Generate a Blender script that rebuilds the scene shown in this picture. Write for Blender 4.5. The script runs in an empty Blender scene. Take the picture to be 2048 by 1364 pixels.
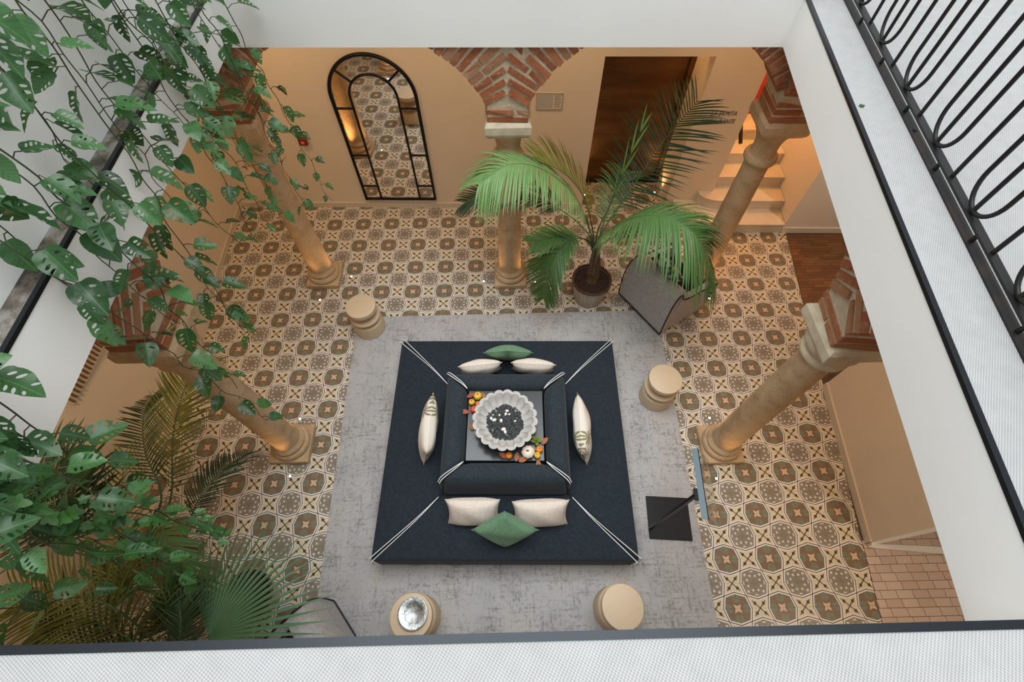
import bpy, bmesh, math, random
from mathutils import Vector, Matrix, Euler
from mathutils.geometry import delaunay_2d_cdt

random.seed(7)
SC = bpy.context.scene
COL = SC.collection
PI = math.pi
V = Vector

# ------------------------------------------------------------------ camera, sky, exposure
cam_data = bpy.data.cameras.new('camera')
cam = bpy.data.objects.new('camera', cam_data)
COL.objects.link(cam)
cam_data.sensor_width = 36.0
cam_data.lens = 36.0 * 944.914 / 2048.0
cam_data.clip_start = 0.02
cam.location = (0.41857, -3.68392, 4.84083)
cam.rotation_euler = (0.54176, 0.00636, -0.02173)
SC.camera = cam

world = bpy.data.worlds.new('world')
SC.world = world
world.use_nodes = True
bg = world.node_tree.nodes['Background']
bg.inputs[0].default_value = (0.93, 0.97, 1.0, 1)
bg.inputs[1].default_value = 0.68

# the glazed roof high above the patio
sky_data = bpy.data.lights.new('skylight', 'AREA')
sky_data.shape = 'RECTANGLE'
sky_data.size, sky_data.size_y = 10.0, 10.0
sky_data.energy = 1500.0
sky_data.color = (0.95, 0.98, 1.0)
skylight = bpy.data.objects.new('skylight', sky_data)
COL.objects.link(skylight)
skylight.location = (0.4, -1.8, 14.0)

SC.view_settings.view_transform = 'Standard'
SC.view_settings.look = 'None'
SC.view_settings.gamma = 1.0
SC.view_settings.use_curve_mapping = False
SC.view_settings.exposure = 0.36

UP_W = 26.0        # floor spots at the columns
FILL_W = 27.0     # warm fill lamps added at the gallery ceiling, out of view
WARM = (1.0, 0.56, 0.22)


# ------------------------------------------------------------------ node helpers
class NT:
    def __init__(self, name, rough=0.6, metal=0.0, spec=0.5):
        self.mat = bpy.data.materials.new(name)
        self.mat.use_nodes = True
        self.t = self.mat.node_tree
        self.b = self.t.nodes['Principled BSDF']
        self.b.inputs['Roughness'].default_value = rough
        self.b.inputs['Metallic'].default_value = metal
        self.b.inputs['Specular IOR Level'].default_value = spec

    def new(self, kind, **kw):
        n = self.t.nodes.new(kind)
        for k, v in kw.items():
            setattr(n, k, v)
        return n

    def put(self, sock, v):
        if isinstance(v, bpy.types.NodeSocket):
            self.t.links.new(v, sock)
        else:
            if isinstance(v, (tuple, list)) and len(v) == 3 and sock.type == 'RGBA':
                v = (*v, 1)
            sock.default_value = v

    def m(self, op, a, b=None, c=None):
        n = self.new('ShaderNodeMath', operation=op)
        self.put(n.inputs[0], a)
        if b is not None:
            self.put(n.inputs[1], b)
        if c is not None:
            self.put(n.inputs[2], c)
        return n.outputs[0]

    def lt(self, a, b):
        return self.m('LESS_THAN', a, b)

    def gt(self, a, b):
        return self.m('GREATER_THAN', a, b)

    def mix(self, f, a, b, mode='MIX'):
        n = self.new('ShaderNodeMix', data_type='RGBA', blend_type=mode)
        self.put(n.inputs[0], f)
        self.put(n.inputs[6], a)
        self.put(n.inputs[7], b)
        return n.outputs[2]

    def pos(self):
        return self.new('ShaderNodeNewGeometry').outputs['Position']

    def obj(self):
        return self.new('ShaderNodeTexCoord').outputs['Object']

    def sep(self, v):
        n = self.new('ShaderNodeSeparateXYZ')
        self.put(n.inputs[0], v)
        return n.outputs

    def scale(self, v, s):
        n = self.new('ShaderNodeVectorMath', operation='MULTIPLY')
        self.put(n.inputs[0], v)
        n.inputs[1].default_value = s if isinstance(s, (tuple, list)) else (s, s, s)
        return n.outputs[0]

    def noise(self, v, s, detail=4, rough=0.55, dist=0.0):
        n = self.new('ShaderNodeTexNoise')
        self.put(n.inputs['Vector'], v)
        n.inputs['Scale'].default_value = s
        n.inputs['Detail'].default_value = detail
        n.inputs['Roughness'].default_value = rough
        n.inputs['Distortion'].default_value = dist
        return n.outputs['Fac']

    def voro(self, v, s, feature='F1'):
        n = self.new('ShaderNodeTexVoronoi', feature=feature)
        self.put(n.inputs['Vector'], v)
        n.inputs['Scale'].default_value = s
        return n.outputs[0]

    def ramp(self, f, stops):
        n = self.new('ShaderNodeValToRGB')
        self.put(n.inputs[0], f)
        e = n.color_ramp.elements
        while len(e) > 1:
            e.remove(e[-1])
        e[0].position = stops[0][0]
        e[0].color = (*stops[0][1], 1)
        for p, c in stops[1:]:
            k = e.new(p)
            k.color = (*c, 1)
        return n.outputs[0]

    def rand(self):
        return self.new('ShaderNodeObjectInfo').outputs['Random']

    def color(self, v):
        self.put(self.b.inputs['Base Color'], v)
        return self

    def rough(self, v):
        self.put(self.b.inputs['Roughness'], v)
        return self

    def bump(self, h, strength=0.3, dist=0.01):
        n = self.new('ShaderNodeBump')
        n.inputs['Strength'].default_value = strength
        n.inputs['Distance'].default_value = dist
        self.put(n.inputs['Height'], h)
        self.t.links.new(n.outputs[0], self.b.inputs['Normal'])
        return self


def plain(name, col, rough=0.6, metal=0.0, spec=0.5, var=0.0, nscale=8.0, bump=0.0):
    n = NT(name, rough, metal, spec)
    if var or bump:
        f = n.noise(n.obj(), nscale)
        if var:
            d = tuple(c * (1 - var) for c in col)
            l = tuple(min(1, c * (1 + var)) for c in col)
            n.color(n.ramp(f, [(0.3, d), (0.7, l)]))
        else:
            n.color(col)
        if bump:
            n.bump(f, bump, 0.01)
    else:
        n.color(col)
    return n.mat


MAT = {}


def make_materials():
    # plaster, paint
    n = NT('wall_plaster', 0.75)
    f = n.noise(n.pos(), 1.3, 3)
    n.color(n.ramp(f, [(0.3, (0.78, 0.68, 0.54)), (0.7, (0.83, 0.73, 0.59))]))
    n.bump(n.noise(n.pos(), 60, 2), 0.04, 0.004)
    MAT['plaster'] = n.mat
    n = NT('white_paint', 0.6)
    f = n.noise(n.pos(), 1.1, 2)
    n.color(n.ramp(f, [(0.3, (0.86, 0.86, 0.84)), (0.7, (0.90, 0.90, 0.88))]))
    MAT['white'] = n.mat
    MAT['pale_plaster'] = plain('pale_plaster', (0.84, 0.80, 0.74), 0.7)
    MAT['skirting'] = plain('skirting_paint', (0.70, 0.62, 0.50), 0.5)
    MAT['white_skirting'] = plain('white_skirting_paint', (0.80, 0.76, 0.70), 0.45)
    MAT['ceiling'] = plain('ceiling_paint', (0.75, 0.68, 0.58), 0.8)
    MAT['red'] = plain('red_paint', (0.33, 0.02, 0.012), 0.6)
    MAT['black_metal'] = plain('black_metal', (0.012, 0.012, 0.013), 0.4, 0.6)
    MAT['strip'] = plain('black_edge_profile', (0.02, 0.024, 0.028), 0.35, 0.7)
    MAT['iron'] = plain('painted_iron', (0.016, 0.015, 0.014), 0.42, 0.5)
    n = NT('iron_plate', 0.5, 0.4)
    n.color(n.ramp(n.noise(n.pos(), 9, 3), [(0.35, (0.014, 0.014, 0.014)), (0.75, (0.045, 0.03, 0.022))]))
    MAT['iron_plate'] = n.mat
    # woven vinyl floor of the upper gallery
    n = NT('woven_vinyl', 0.7)
    s = n.sep(n.pos())
    k = 2 * PI / 0.0115
    a = n.m('SINE', n.m('MULTIPLY', n.m('ADD', s[0], n.m('MULTIPLY', s[1], 0.35)), k))
    b = n.m('SINE', n.m('MULTIPLY', n.m('SUBTRACT', s[1], n.m('MULTIPLY', s[0], 0.12)), k))
    w = n.m('MULTIPLY', a, b)
    g = n.noise(n.pos(), 14, 3)
    f = n.m('ADD', n.m('MULTIPLY', w, 0.5), n.m('MULTIPLY', g, 0.5))
    n.color(n.ramp(f, [(0.0, (0.27, 0.27, 0.265)), (0.22, (0.36, 0.36, 0.355)), (0.6, (0.42, 0.42, 0.41))]))
    n.bump(w, 0.35, 0.003)
    MAT['vinyl'] = n.mat
    # dirty gutter
    n = NT('gutter_stone', 0.7)
    f = n.noise(n.pos(), 5, 5, 0.65)
    n.color(n.ramp(f, [(0.36, (0.03, 0.024, 0.016)), (0.47, (0.14, 0.115, 0.085)), (0.54, (0.24, 0.225, 0.20)), (0.7, (0.32, 0.31, 0.29))]))
    MAT['gutter'] = n.mat
    # encaustic floor tile
    n = NT('encaustic_tile', 0.32, 0, 0.4)
    p = n.sep(n.pos())
    x = n.m('ABSOLUTE', n.m('WRAP', n.m('DIVIDE', p[0], 0.2), 1.0, -1.0))
    y = n.m('ABSOLUTE', n.m('WRAP', n.m('DIVIDE', p[1], 0.2), 1.0, -1.0))
    t = n.gt(n.m('ADD', x, y), 1.0)
    x = n.m('ADD', x, n.m('MULTIPLY', t, n.m('SUBTRACT', 1.0, n.m('MULTIPLY', x, 2.0))))
    y = n.m('ADD', y, n.m('MULTIPLY', t, n.m('SUBTRACT', 1.0, n.m('MULTIPLY', y, 2.0))))
    M = n.m('MAXIMUM', x, y)
    m_ = n.m('MINIMUM', x, y)
    A = 0.645
    nn = math.hypot(0.5, A - 0.5)
    d = n.m('DIVIDE', n.m('ADD', n.m('MULTIPLY', n.m('SUBTRACT', M, A), 0.5), n.m('MULTIPLY', m_, A - 0.5)), nn)
    ad = n.m('ABSOLUTE', d)

    def dist(cx, cy):
        return n.m('SQRT', n.m('ADD', n.m('POWER', n.m('ABSOLUTE', n.m('SUBTRACT', M, cx)), 2.0),
                               n.m('POWER', n.m('ABSOLUTE', n.m('SUBTRACT', m_, cy)), 2.0)))
    grain = n.noise(n.pos(), 30, 3)
    # flower octagon
    dc = n.m('SUBTRACT', dist(0.39, 0.0), 0.185)
    sage = n.ramp(grain, [(0.3, (0.165, 0.175, 0.115)), (0.7, (0.215, 0.225, 0.155))])
    dark = (0.150, 0.150, 0.098)
    redc = (0.31, 0.10, 0.055)
    fl = n.mix(n.lt(dc, 0.0), dark, sage)
    ring = n.m('MULTIPLY', n.lt(n.m('ABSOLUTE', dc), 0.013), n.lt(M, 0.44))
    fl = n.mix(ring, fl, redc)
    r = dist(0.0, 0.0)
    arm = n.m('MULTIPLY', n.lt(n.m('SUBTRACT', M, m_), 0.034), n.m('MULTIPLY', n.gt(r, 0.2), n.lt(r, 0.50)))
    fl = n.mix(arm, fl, redc)
    fl = n.mix(n.lt(dist(0.42, 0.31), 0.034), fl, redc)
    cen = n.m('SUBTRACT', M, n.m('MULTIPLY', m_, 0.35))
    fl = n.mix(n.lt(cen, 0.124), fl, redc)
    fl = n.mix(n.lt(cen, 0.108), fl, (0.66, 0.50, 0.33))
    # dotted octagon
    taupe = n.ramp(grain, [(0.3, (0.22, 0.19, 0.15)), (0.7, (0.29, 0.255, 0.21))])
    dots = n.m('MAXIMUM', n.lt(dist(0.29, 0.12), 0.050), n.lt(dist(0.345, 0.335), 0.054))
    dots = n.m('MAXIMUM', dots, n.lt(dist(0.47, 0.035), 0.036))
    dt = n.mix(n.lt(dist(0.0, 0.0), 0.16), taupe, (0.25, 0.205, 0.15))
    dt = n.mix(dots, dt, (0.72, 0.64, 0.52))
    octc = n.mix(t, fl, dt)
    # star with arrow cross
    q1 = n.m('SUBTRACT', 1.0, M)
    tt = n.m('MULTIPLY', n.m('ADD', q1, m_), 0.7071)
    ww = n.m('MULTIPLY', n.m('ABSOLUTE', n.m('SUBTRACT', q1, m_)), 0.7071)
    line = n.m('MULTIPLY', n.lt(ww, 0.021), n.lt(tt, 0.42))
    leaf = n.lt(ww, n.m('MULTIPLY', n.m('SUBTRACT', 1.0, n.m('DIVIDE', n.m('ABSOLUTE', n.m('SUBTRACT', tt, 0.27)), 0.11)), 0.082))
    st = n.mix(n.m('MAXIMUM', line, leaf), (0.70, 0.61, 0.435), (0.055, 0.032, 0.02))
    c = n.mix(n.lt(d, 0.0), st, octc)
    c = n.mix(n.lt(n.m('ABSOLUTE', n.m('ADD', d, 0.008)), 0.064), c, (0.84, 0.79, 0.73))
    c = n.mix(n.lt(ad, 0.018), c, (0.06, 0.045, 0.045))
    wear = n.noise(n.pos(), 2.2, 5, 0.6)
    c = n.mix(n.m('MULTIPLY', wear, 0.10), c, (0.42, 0.36, 0.29))
    n.color(c)
    n.rough(n.m('ADD', 0.24, n.m('MULTIPLY', wear, 0.2)))
    MAT['tile'] = n.mat
    MAT['grout'] = plain('grout', (0.10, 0.075, 0.055), 0.9)
    # rug
    n = NT('distressed_rug', 0.95, 0, 0.1)
    v = n.pos()
    a1 = n.noise(v, 1.6, 4, 0.6)
    base = n.ramp(a1, [(0.32, (0.37, 0.36, 0.35)), (0.5, (0.45, 0.445, 0.44)), (0.68, (0.47, 0.445, 0.41))])
    lines = n.m('MAXIMUM', n.noise(n.scale(v, (2.0, 24.0, 1)), 1.8, 3, 0.7), n.noise(n.scale(v, (24.0, 2.0, 1)), 1.8, 3, 0.7))
    spots = n.noise(v, 44, 4, 0.75)
    f = n.m('MULTIPLY', n.m('MULTIPLY', lines, spots), n.m('ADD', 0.55, n.noise(v, 3.5, 3)))
    mk_ = n.ramp(f, [(0.27, (0, 0, 0)), (0.42, (1, 1, 1))])
    n.color(n.mix(n.m('MULTIPLY', mk_, 0.7), base, (0.15, 0.15, 0.155)))
    n.bump(n.noise(v, 220, 2), 0.3, 0.003)
    MAT['rug'] = n.mat
    # brick / mortar / stone
    n = NT('old_brick', 0.9, 0, 0.2)
    o = n.obj()
    pz = n.pos()
    rr = n.rand()
    bc = n.ramp(rr, [(0.0, (0.33, 0.105, 0.045)), (0.35, (0.38, 0.14, 0.065)), (0.65, (0.29, 0.095, 0.042)), (0.85, (0.42, 0.21, 0.11)), (1.0, (0.36, 0.17, 0.09))])
    f = n.noise(pz, 22, 5, 0.7)
    c = n.mix(n.ramp(f, [(0.52, (0, 0, 0)), (0.70, (0.6, 0.6, 0.6))]), bc, (0.45, 0.32, 0.21))
    n.color(c)
    n.bump(n.noise(pz, 45, 4, 0.7), 0.7, 0.012)
    MAT['brick'] = n.mat
    n = NT('lime_mortar', 0.95, 0, 0.2)
    f = n.noise(n.pos(), 16, 5, 0.65)
    n.color(n.ramp(f, [(0.3, (0.50, 0.40, 0.28)), (0.7, (0.66, 0.55, 0.41))]))
    n.bump(n.noise(n.pos(), 40, 4, 0.7), 0.8, 0.015)
    MAT['mortar'] = n.mat
    n = NT('sandstone', 0.85, 0, 0.25)
    f = n.noise(n.pos(), 6, 6, 0.65)
    c = n.ramp(f, [(0.25, (0.40, 0.265, 0.145)), (0.5, (0.56, 0.39, 0.225)), (0.75, (0.64, 0.475, 0.30))])
    pit = n.noise(n.pos(), 55, 3, 0.6)
    c = n.mix(n.ramp(pit, [(0.62, (0, 0, 0)), (0.72, (0.8, 0.8, 0.8))]), c, (0.20, 0.12, 0.065))
    n.color(c)
    n.bump(n.m('SUBTRACT', f, n.m('MULTIPLY', pit, 0.6)), 0.5, 0.02)
    MAT['stone'] = n.mat
    n = NT('limestone_capital', 0.85, 0, 0.25)
    f = n.noise(n.pos(), 8, 6, 0.65)
    n.color(n.ramp(f, [(0.25, (0.46, 0.37, 0.25)), (0.6, (0.66, 0.57, 0.42))]))
    n.bump(n.noise(n.pos(), 40, 4, 0.7), 0.35, 0.01)
    MAT['capital'] = n.mat
    n = NT('marble_step', 0.35)
    f = n.noise(n.pos(), 3, 5, 0.6, 1.0)
    n.color(n.ramp(f, [(0.3, (0.62, 0.56, 0.48)), (0.7, (0.75, 0.70, 0.62))]))
    MAT['marble'] = n.mat
    # woods
    n = NT('pale_wood', 0.5)
    f = n.noise(n.scale(n.obj(), (2, 30, 6)), 1.6, 4, 0.6)
    n.color(n.ramp(f, [(0.3, (0.60, 0.46, 0.30)), (0.7, (0.63, 0.49, 0.325))]))
    MAT['pale_wood'] = n.mat
    n = NT('parquet_block', 0.4)
    f = n.noise(n.scale(n.pos(), (4, 40, 4)), 2, 3)
    c = n.ramp(n.rand(), [(0.0, (0.14, 0.06, 0.022)), (0.5, (0.20, 0.09, 0.035)), (1.0, (0.25, 0.12, 0.05))])
    n.color(n.mix(n.m('MULTIPLY', f, 0.5), c, (0.10, 0.04, 0.015)))
    MAT['parquet'] = n.mat
    n = NT('terracotta_paver', 0.6)
    f = n.noise(n.pos(), 18, 4)
    c = n.ramp(n.rand(), [(0.0, (0.52, 0.37, 0.30)), (0.5, (0.57, 0.43, 0.36)), (1.0, (0.61, 0.48, 0.40))])
    n.color(n.mix(n.m('MULTIPLY', f, 0.35), c, (0.55, 0.45, 0.36)))
    MAT['paver'] = n.mat
    # fabrics
    def fabric(name, c0, c1, sc=900.0, rough=0.9):
        n = NT(name, rough, 0, 0.15)
        s = n.sep(n.obj())
        w = n.m('MULTIPLY', n.m('SINE', n.m('MULTIPLY', s[0], sc)), n.m('SINE', n.m('MULTIPLY', n.m('ADD', s[1], s[2]), sc)))
        g = n.noise(n.obj(), 40, 4, 0.7)
        f = n.m('ADD', n.m('MULTIPLY', w, 0.2), g)
        n.color(n.ramp(f, [(0.3, c0), (0.75, c1)]))
        n.bump(w, 0.12, 0.002)
        n.b.inputs['Sheen Weight'].default_value = 0.1
        return n.mat
    MAT['navy'] = fabric('navy_fabric', (0.013, 0.0185, 0.025), (0.026, 0.0355, 0.045))
    MAT['navy2'] = fabric('slate_navy_fabric', (0.018, 0.027, 0.033), (0.036, 0.048, 0.057))
    MAT['cream'] = fabric('cream_linen', (0.62, 0.54, 0.46), (0.76, 0.68, 0.60))
    MAT['green'] = fabric('sage_velvet', (0.11, 0.23, 0.13), (0.18, 0.32, 0.195))
    MAT['grey'] = fabric('grey_tweed', (0.34, 0.33, 0.32), (0.60, 0.585, 0.57), 420.0)
    MAT['black_fabric'] = fabric('black_fabric', (0.004, 0.004, 0.005), (0.009, 0.009, 0.01))
    MAT['piping'] = plain('black_piping', (0.006, 0.006, 0.007), 0.6)
    MAT['cord'] = plain('white_cord', (0.72, 0.72, 0.72), 0.7)
    n = NT('printed_linen', 0.9, 0, 0.15)
    o = n.obj()
    vo = n.new('ShaderNodeTexVoronoi', feature='F1')
    n.put(vo.inputs['Vector'], n.scale(o, (1, 1, 0)))
    vo.inputs['Scale'].default_value = 5.5
    vs = n.sep(vo.outputs['Position'])
    os_ = n.sep(n.scale(o, (1, 1, 0)))
    dx = n.m('SUBTRACT', os_[0], vs[0])
    dy = n.m('SUBTRACT', os_[1], vs[1])
    ang = n.m('ARCTAN2', dy, dx)
    star = n.m('ADD', 0.02, n.m('MULTIPLY', n.m('ABSOLUTE', n.m('COSINE', n.m('MULTIPLY', ang, 4.5))), 0.045))
    n.color(n.mix(n.lt(vo.outputs['Distance'], n.m('MULTIPLY', star, 7.0)), (0.74, 0.68, 0.60), (0.26, 0.235, 0.13)))
    MAT['printed'] = n.mat
    n = NT('leaf_print_linen', 0.9, 0, 0.15)
    f = n.noise(n.obj(), 16, 2, 0.4)
    n.color(n.ramp(f, [(0.40, (0.03, 0.07, 0.05)), (0.50, (0.16, 0.20, 0.15)), (0.55, (0.55, 0.50, 0.43))]))
    MAT['leafprint'] = n.mat
    # metals, glass
    MAT['mirror'] = plain('mirror_silver', (0.86, 0.83, 0.78), 0.02, 1.0)
    n = NT('bronze_panel', 0.32, 0.85)
    f = n.noise(n.scale(n.pos(), (1.0, 1.0, 5.0)), 1.4, 4)
    n.color(n.ramp(f, [(0.3, (0.13, 0.065, 0.03)), (0.7, (0.24, 0.13, 0.06))]))
    MAT['bronze'] = n.mat
    n = NT('silver_tray', 0.36, 1.0)
    f = n.noise(n.obj(), 25, 4, 0.7)
    n.color(n.ramp(f, [(0.35, (0.22, 0.235, 0.23)), (0.65, (0.55, 0.57, 0.56))]))
    n.bump(f, 0.4, 0.01)
    MAT['silver'] = n.mat
    n = NT('acrylic', 0.03)
    n.color((0.92, 0.95, 0.95))
    n.b.inputs['Transmission Weight'].default_value = 1.0
    n.b.inputs['IOR'].default_value = 1.2
    MAT['acrylic'] = n.mat
    MAT['steel_blue'] = plain('blue_grey_steel', (0.10, 0.145, 0.165), 0.4, 0.3)
    MAT['gloss_black'] = plain('satin_black', (0.005, 0.006, 0.008), 0.45, 0, 0.3)
    MAT['lacquer'] = plain('dark_lacquer', (0.030, 0.036, 0.038), 0.22)
    MAT['red_plastic'] = plain('red_plastic', (0.25, 0.012, 0.012), 0.4)
    MAT['paper'] = plain('paper', (0.50, 0.48, 0.46), 0.5)
    MAT['pale_grey'] = plain('pale_grey_metal', (0.30, 0.28, 0.26), 0.5)
    MAT['ink'] = plain('dark_ink', (0.06, 0.055, 0.05), 0.6)
    n = NT('stone_bowl', 0.85)
    f = n.noise(n.obj(), 30, 4, 0.65)
    n.color(n.ramp(f, [(0.3, (0.40, 0.385, 0.36)), (0.7, (0.54, 0.52, 0.49))]))
    n.bump(f, 0.3, 0.01)
    MAT['bowl'] = n.mat
    n = NT('black_gravel', 0.6)
    f = n.noise(n.pos(), 60, 2)
    n.color(n.ramp(f, [(0.35, (0.012, 0.014, 0.015)), (0.7, (0.06, 0.068, 0.07))]))
    MAT['gravel'] = n.mat
    MAT['pebble'] = plain('white_pebble', (0.74, 0.70, 0.64), 0.5, var=0.06)
    MAT['yellow'] = plain('yellow_gourd', (0.70, 0.42, 0.035), 0.45, var=0.15)
    MAT['orange'] = plain('orange_gourd', (0.72, 0.22, 0.015), 0.45, var=0.15)
    MAT['redorange'] = plain('red_orange_gourd', (0.62, 0.08, 0.015), 0.45, var=0.15)
    MAT['ivory'] = plain('ivory_pumpkin', (0.72, 0.63, 0.50), 0.5, var=0.06)
    MAT['succulent'] = plain('succulent_green', (0.22, 0.28, 0.06), 0.5, var=0.2)
    MAT['stalk'] = plain('dry_stalk', (0.16, 0.11, 0.05), 0.8)
    n = NT('autumn_leaf', 0.7)
    n.color(n.ramp(n.rand(), [(0.0, (0.30, 0.05, 0.03)), (0.5, (0.36, 0.11, 0.04)), (1.0, (0.24, 0.13, 0.06))]))
    MAT['autumn'] = n.mat
    # plants
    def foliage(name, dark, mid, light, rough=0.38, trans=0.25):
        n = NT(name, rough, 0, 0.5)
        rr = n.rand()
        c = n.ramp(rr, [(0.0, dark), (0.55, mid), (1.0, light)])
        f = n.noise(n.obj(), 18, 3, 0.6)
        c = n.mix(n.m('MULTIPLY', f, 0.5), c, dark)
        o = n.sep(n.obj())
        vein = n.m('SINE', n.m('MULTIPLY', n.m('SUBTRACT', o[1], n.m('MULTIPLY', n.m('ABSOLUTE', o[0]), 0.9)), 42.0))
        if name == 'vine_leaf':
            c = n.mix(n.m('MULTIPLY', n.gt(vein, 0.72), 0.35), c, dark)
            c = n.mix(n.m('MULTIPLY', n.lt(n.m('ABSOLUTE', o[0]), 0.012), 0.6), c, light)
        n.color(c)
        tr = n.new('ShaderNodeBsdfTranslucent')
        n.put(tr.inputs[0], n.mix(0.5, c, light))
        mx = n.new('ShaderNodeMixShader')
        mx.inputs[0].default_value = trans
        n.t.links.new(n.b.outputs[0], mx.inputs[1])
        n.t.links.new(tr.outputs[0], mx.inputs[2])
        out = n.t.nodes['Material Output']
        n.t.links.new(mx.outputs[0], out.inputs[0])
        return n.mat
    MAT['leaf'] = foliage('vine_leaf', (0.014, 0.055, 0.013), (0.045, 0.145, 0.036), (0.10, 0.25, 0.08), 0.34)
    MAT['ivy'] = foliage('ivy_leaf', (0.025, 0.085, 0.015), (0.05, 0.15, 0.03), (0.085, 0.22, 0.045))
    MAT['palm'] = foliage('palm_leaf', (0.07, 0.17, 0.05), (0.17, 0.33, 0.10), (0.27, 0.44, 0.16), 0.45, 0.35)
    MAT['palm_blue'] = foliage('fan_palm_leaf', (0.04, 0.115, 0.045), (0.08, 0.195, 0.08), (0.125, 0.27, 0.125), 0.45, 0.25)
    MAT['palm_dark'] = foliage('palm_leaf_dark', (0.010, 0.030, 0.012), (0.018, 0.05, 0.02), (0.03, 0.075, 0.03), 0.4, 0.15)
    MAT['palm_olive'] = foliage('palm_leaf_olive', (0.05, 0.07, 0.012), (0.09, 0.12, 0.02), (0.14, 0.17, 0.03), 0.45, 0.3)
    MAT['palm_yellow'] = foliage('palm_leaf_yellowing', (0.12, 0.17, 0.03), (0.22, 0.25, 0.04), (0.30, 0.30, 0.05), 0.45, 0.35)
    MAT['stem'] = plain('vine_stem', (0.045, 0.055, 0.02), 0.7, var=0.4)
    MAT['rachis'] = plain('palm_rachis', (0.055, 0.10, 0.035), 0.5, var=0.2)
    MAT['trunk'] = plain('palm_trunk', (0.13, 0.075, 0.035), 0.85, var=0.45, nscale=25, bump=0.6)
    n = NT('soil', 1.0)
    f = n.noise(n.pos(), 45, 4, 0.7)
    n.color(n.ramp(f, [(0.3, (0.018, 0.009, 0.006)), (0.7, (0.075, 0.04, 0.025))]))
    n.bump(f, 1.0, 0.03)
    MAT['soil'] = n.mat
    n = NT('glazed_pot', 0.45)
    f = n.noise(n.scale(n.obj(), (9, 9, 1)), 2.5, 4)
    n.color(n.ramp(f, [(0.3, (0.36, 0.30, 0.23)), (0.7, (0.56, 0.50, 0.41))]))
    MAT['pot'] = n.mat
    MAT['pot_rim'] = plain('brown_pot_rim', (0.085, 0.035, 0.02), 0.4)
    MAT['terracotta'] = plain('terracotta_pot', (0.22, 0.085, 0.045), 0.7, var=0.2)
    n = NT('lamp_glow', 0.5)
    n.color((1, 0.9, 0.7))
    n.put(n.b.inputs['Emission Color'], (1.0, 0.82, 0.55))
    n.b.inputs['Emission Strength'].default_value = 14.0
    MAT['glow'] = n.mat
    MAT['wood_slat'] = plain('brown_slat', (0.22, 0.12, 0.05), 0.6)


make_materials()


# ------------------------------------------------------------------ mesh helpers
class MB:
    def __init__(self):
        self.v = []
        self.f = []

    def add(self, vs, fs):
        o = len(self.v)
        self.v += [tuple(p) for p in vs]
        self.f += [tuple(i + o for i in f) for f in fs]
        return self

    def box(self, x0, x1, y0, y1, z0, z1):
        return self.add([(x0, y0, z0), (x1, y0, z0), (x1, y1, z0), (x0, y1, z0), (x0, y0, z1), (x1, y0, z1), (x1, y1, z1), (x0, y1, z1)],
                        [(3, 2, 1, 0), (4, 5, 6, 7), (0, 1, 5, 4), (1, 2, 6, 5), (2, 3, 7, 6), (3, 0, 4, 7)])

    def prism(self, poly, z0, z1):
        k = len(poly)
        vs = [(x, y, z0) for x, y in poly] + [(x, y, z1) for x, y in poly]
        fs = [tuple(range(k - 1, -1, -1)), tuple(range(k, 2 * k))]
        fs += [(i, (i + 1) % k, k + (i + 1) % k, k + i) for i in range(k)]
        return self.add(vs, fs)

    def loft(self, polys, cap=True):
        k = len(polys[0])
        vs = [p for q in polys for p in q]
        fs = []
        for a in range(len(polys) - 1):
            fs += [(a * k + i, a * k + (i + 1) % k, (a + 1) * k + (i + 1) % k, (a + 1) * k + i) for i in range(k)]
        if cap:
            fs.append(tuple(range(k - 1, -1, -1)))
            fs.append(tuple((len(polys) - 1) * k + i for i in range(k)))
        return self.add(vs, fs)

    def lathe(self, prof, n=32, cx=0, cy=0, cap=True):
        rings = [[(cx + r * math.cos(2 * PI * i / n), cy + r * math.sin(2 * PI * i / n), z) for i in range(n)] for r, z in prof]
        return self.loft(rings, cap)

    def tube(self, pts, r, n=8, closed=False):
        pts = [V(p) for p in pts]
        rad = r if isinstance(r, (list, tuple)) else [r] * len(pts)
        rings = []
        up = None
        for i, p in enumerate(pts):
            a = pts[(i - 1) % len(pts)] if (i > 0 or closed) else p
            b = pts[(i + 1) % len(pts)] if (i < len(pts) - 1 or closed) else p
            t = (b - a)
            t = t.normalized() if t.length > 1e-9 else V((0, 0, 1))
            if up is None:
                up = t.orthogonal().normalized()
            up = (up - t * up.dot(t))
            up = up.normalized() if up.length > 1e-6 else t.orthogonal().normalized()
            s = t.cross(up)
            rings.append([p + (up * math.cos(2 * PI * k / n) + s * math.sin(2 * PI * k / n)) * rad[i] for k in range(n)])
        if closed:
            rings.append(rings[0])
        return self.loft(rings, not closed)

    def mesh(self, name, smooth=None):
        me = bpy.data.meshes.new(name)
        me.from_pydata([tuple(p) for p in self.v], [], self.f)
        me.update()
        if smooth is not None:
            me.polygons.foreach_set('use_smooth', [True] * len(me.polygons))
            if smooth < 179:
                me.set_sharp_from_angle(angle=math.radians(smooth))
        return me


def link(name, data, mat=None, parent=None, loc=None, rot=None, bevel=None):
    o = bpy.data.objects.new(name, data)
    COL.objects.link(o)
    if mat is not None:
        data.materials.append(MAT[mat]) if not data.materials else None
    if parent is not None:
        o.parent = parent
    if loc is not None:
        o.location = loc
    if rot is not None:
        o.rotation_euler = rot
    if bevel:
        md = o.modifiers.new('bevel', 'BEVEL')
        md.width = bevel[0]
        md.segments = bevel[1]
        md.limit_method = 'ANGLE'
        md.angle_limit = math.radians(30)
        md.harden_normals = False
        data.polygons.foreach_set('use_smooth', [True] * len(data.polygons))
        data.set_sharp_from_angle(angle=math.radians(50))
    return o


def part(name, mb, mat, parent=None, smooth=None, loc=None, rot=None, bevel=None):
    return link(name, mb.mesh(name, smooth), mat, parent, loc, rot, bevel)


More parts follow.
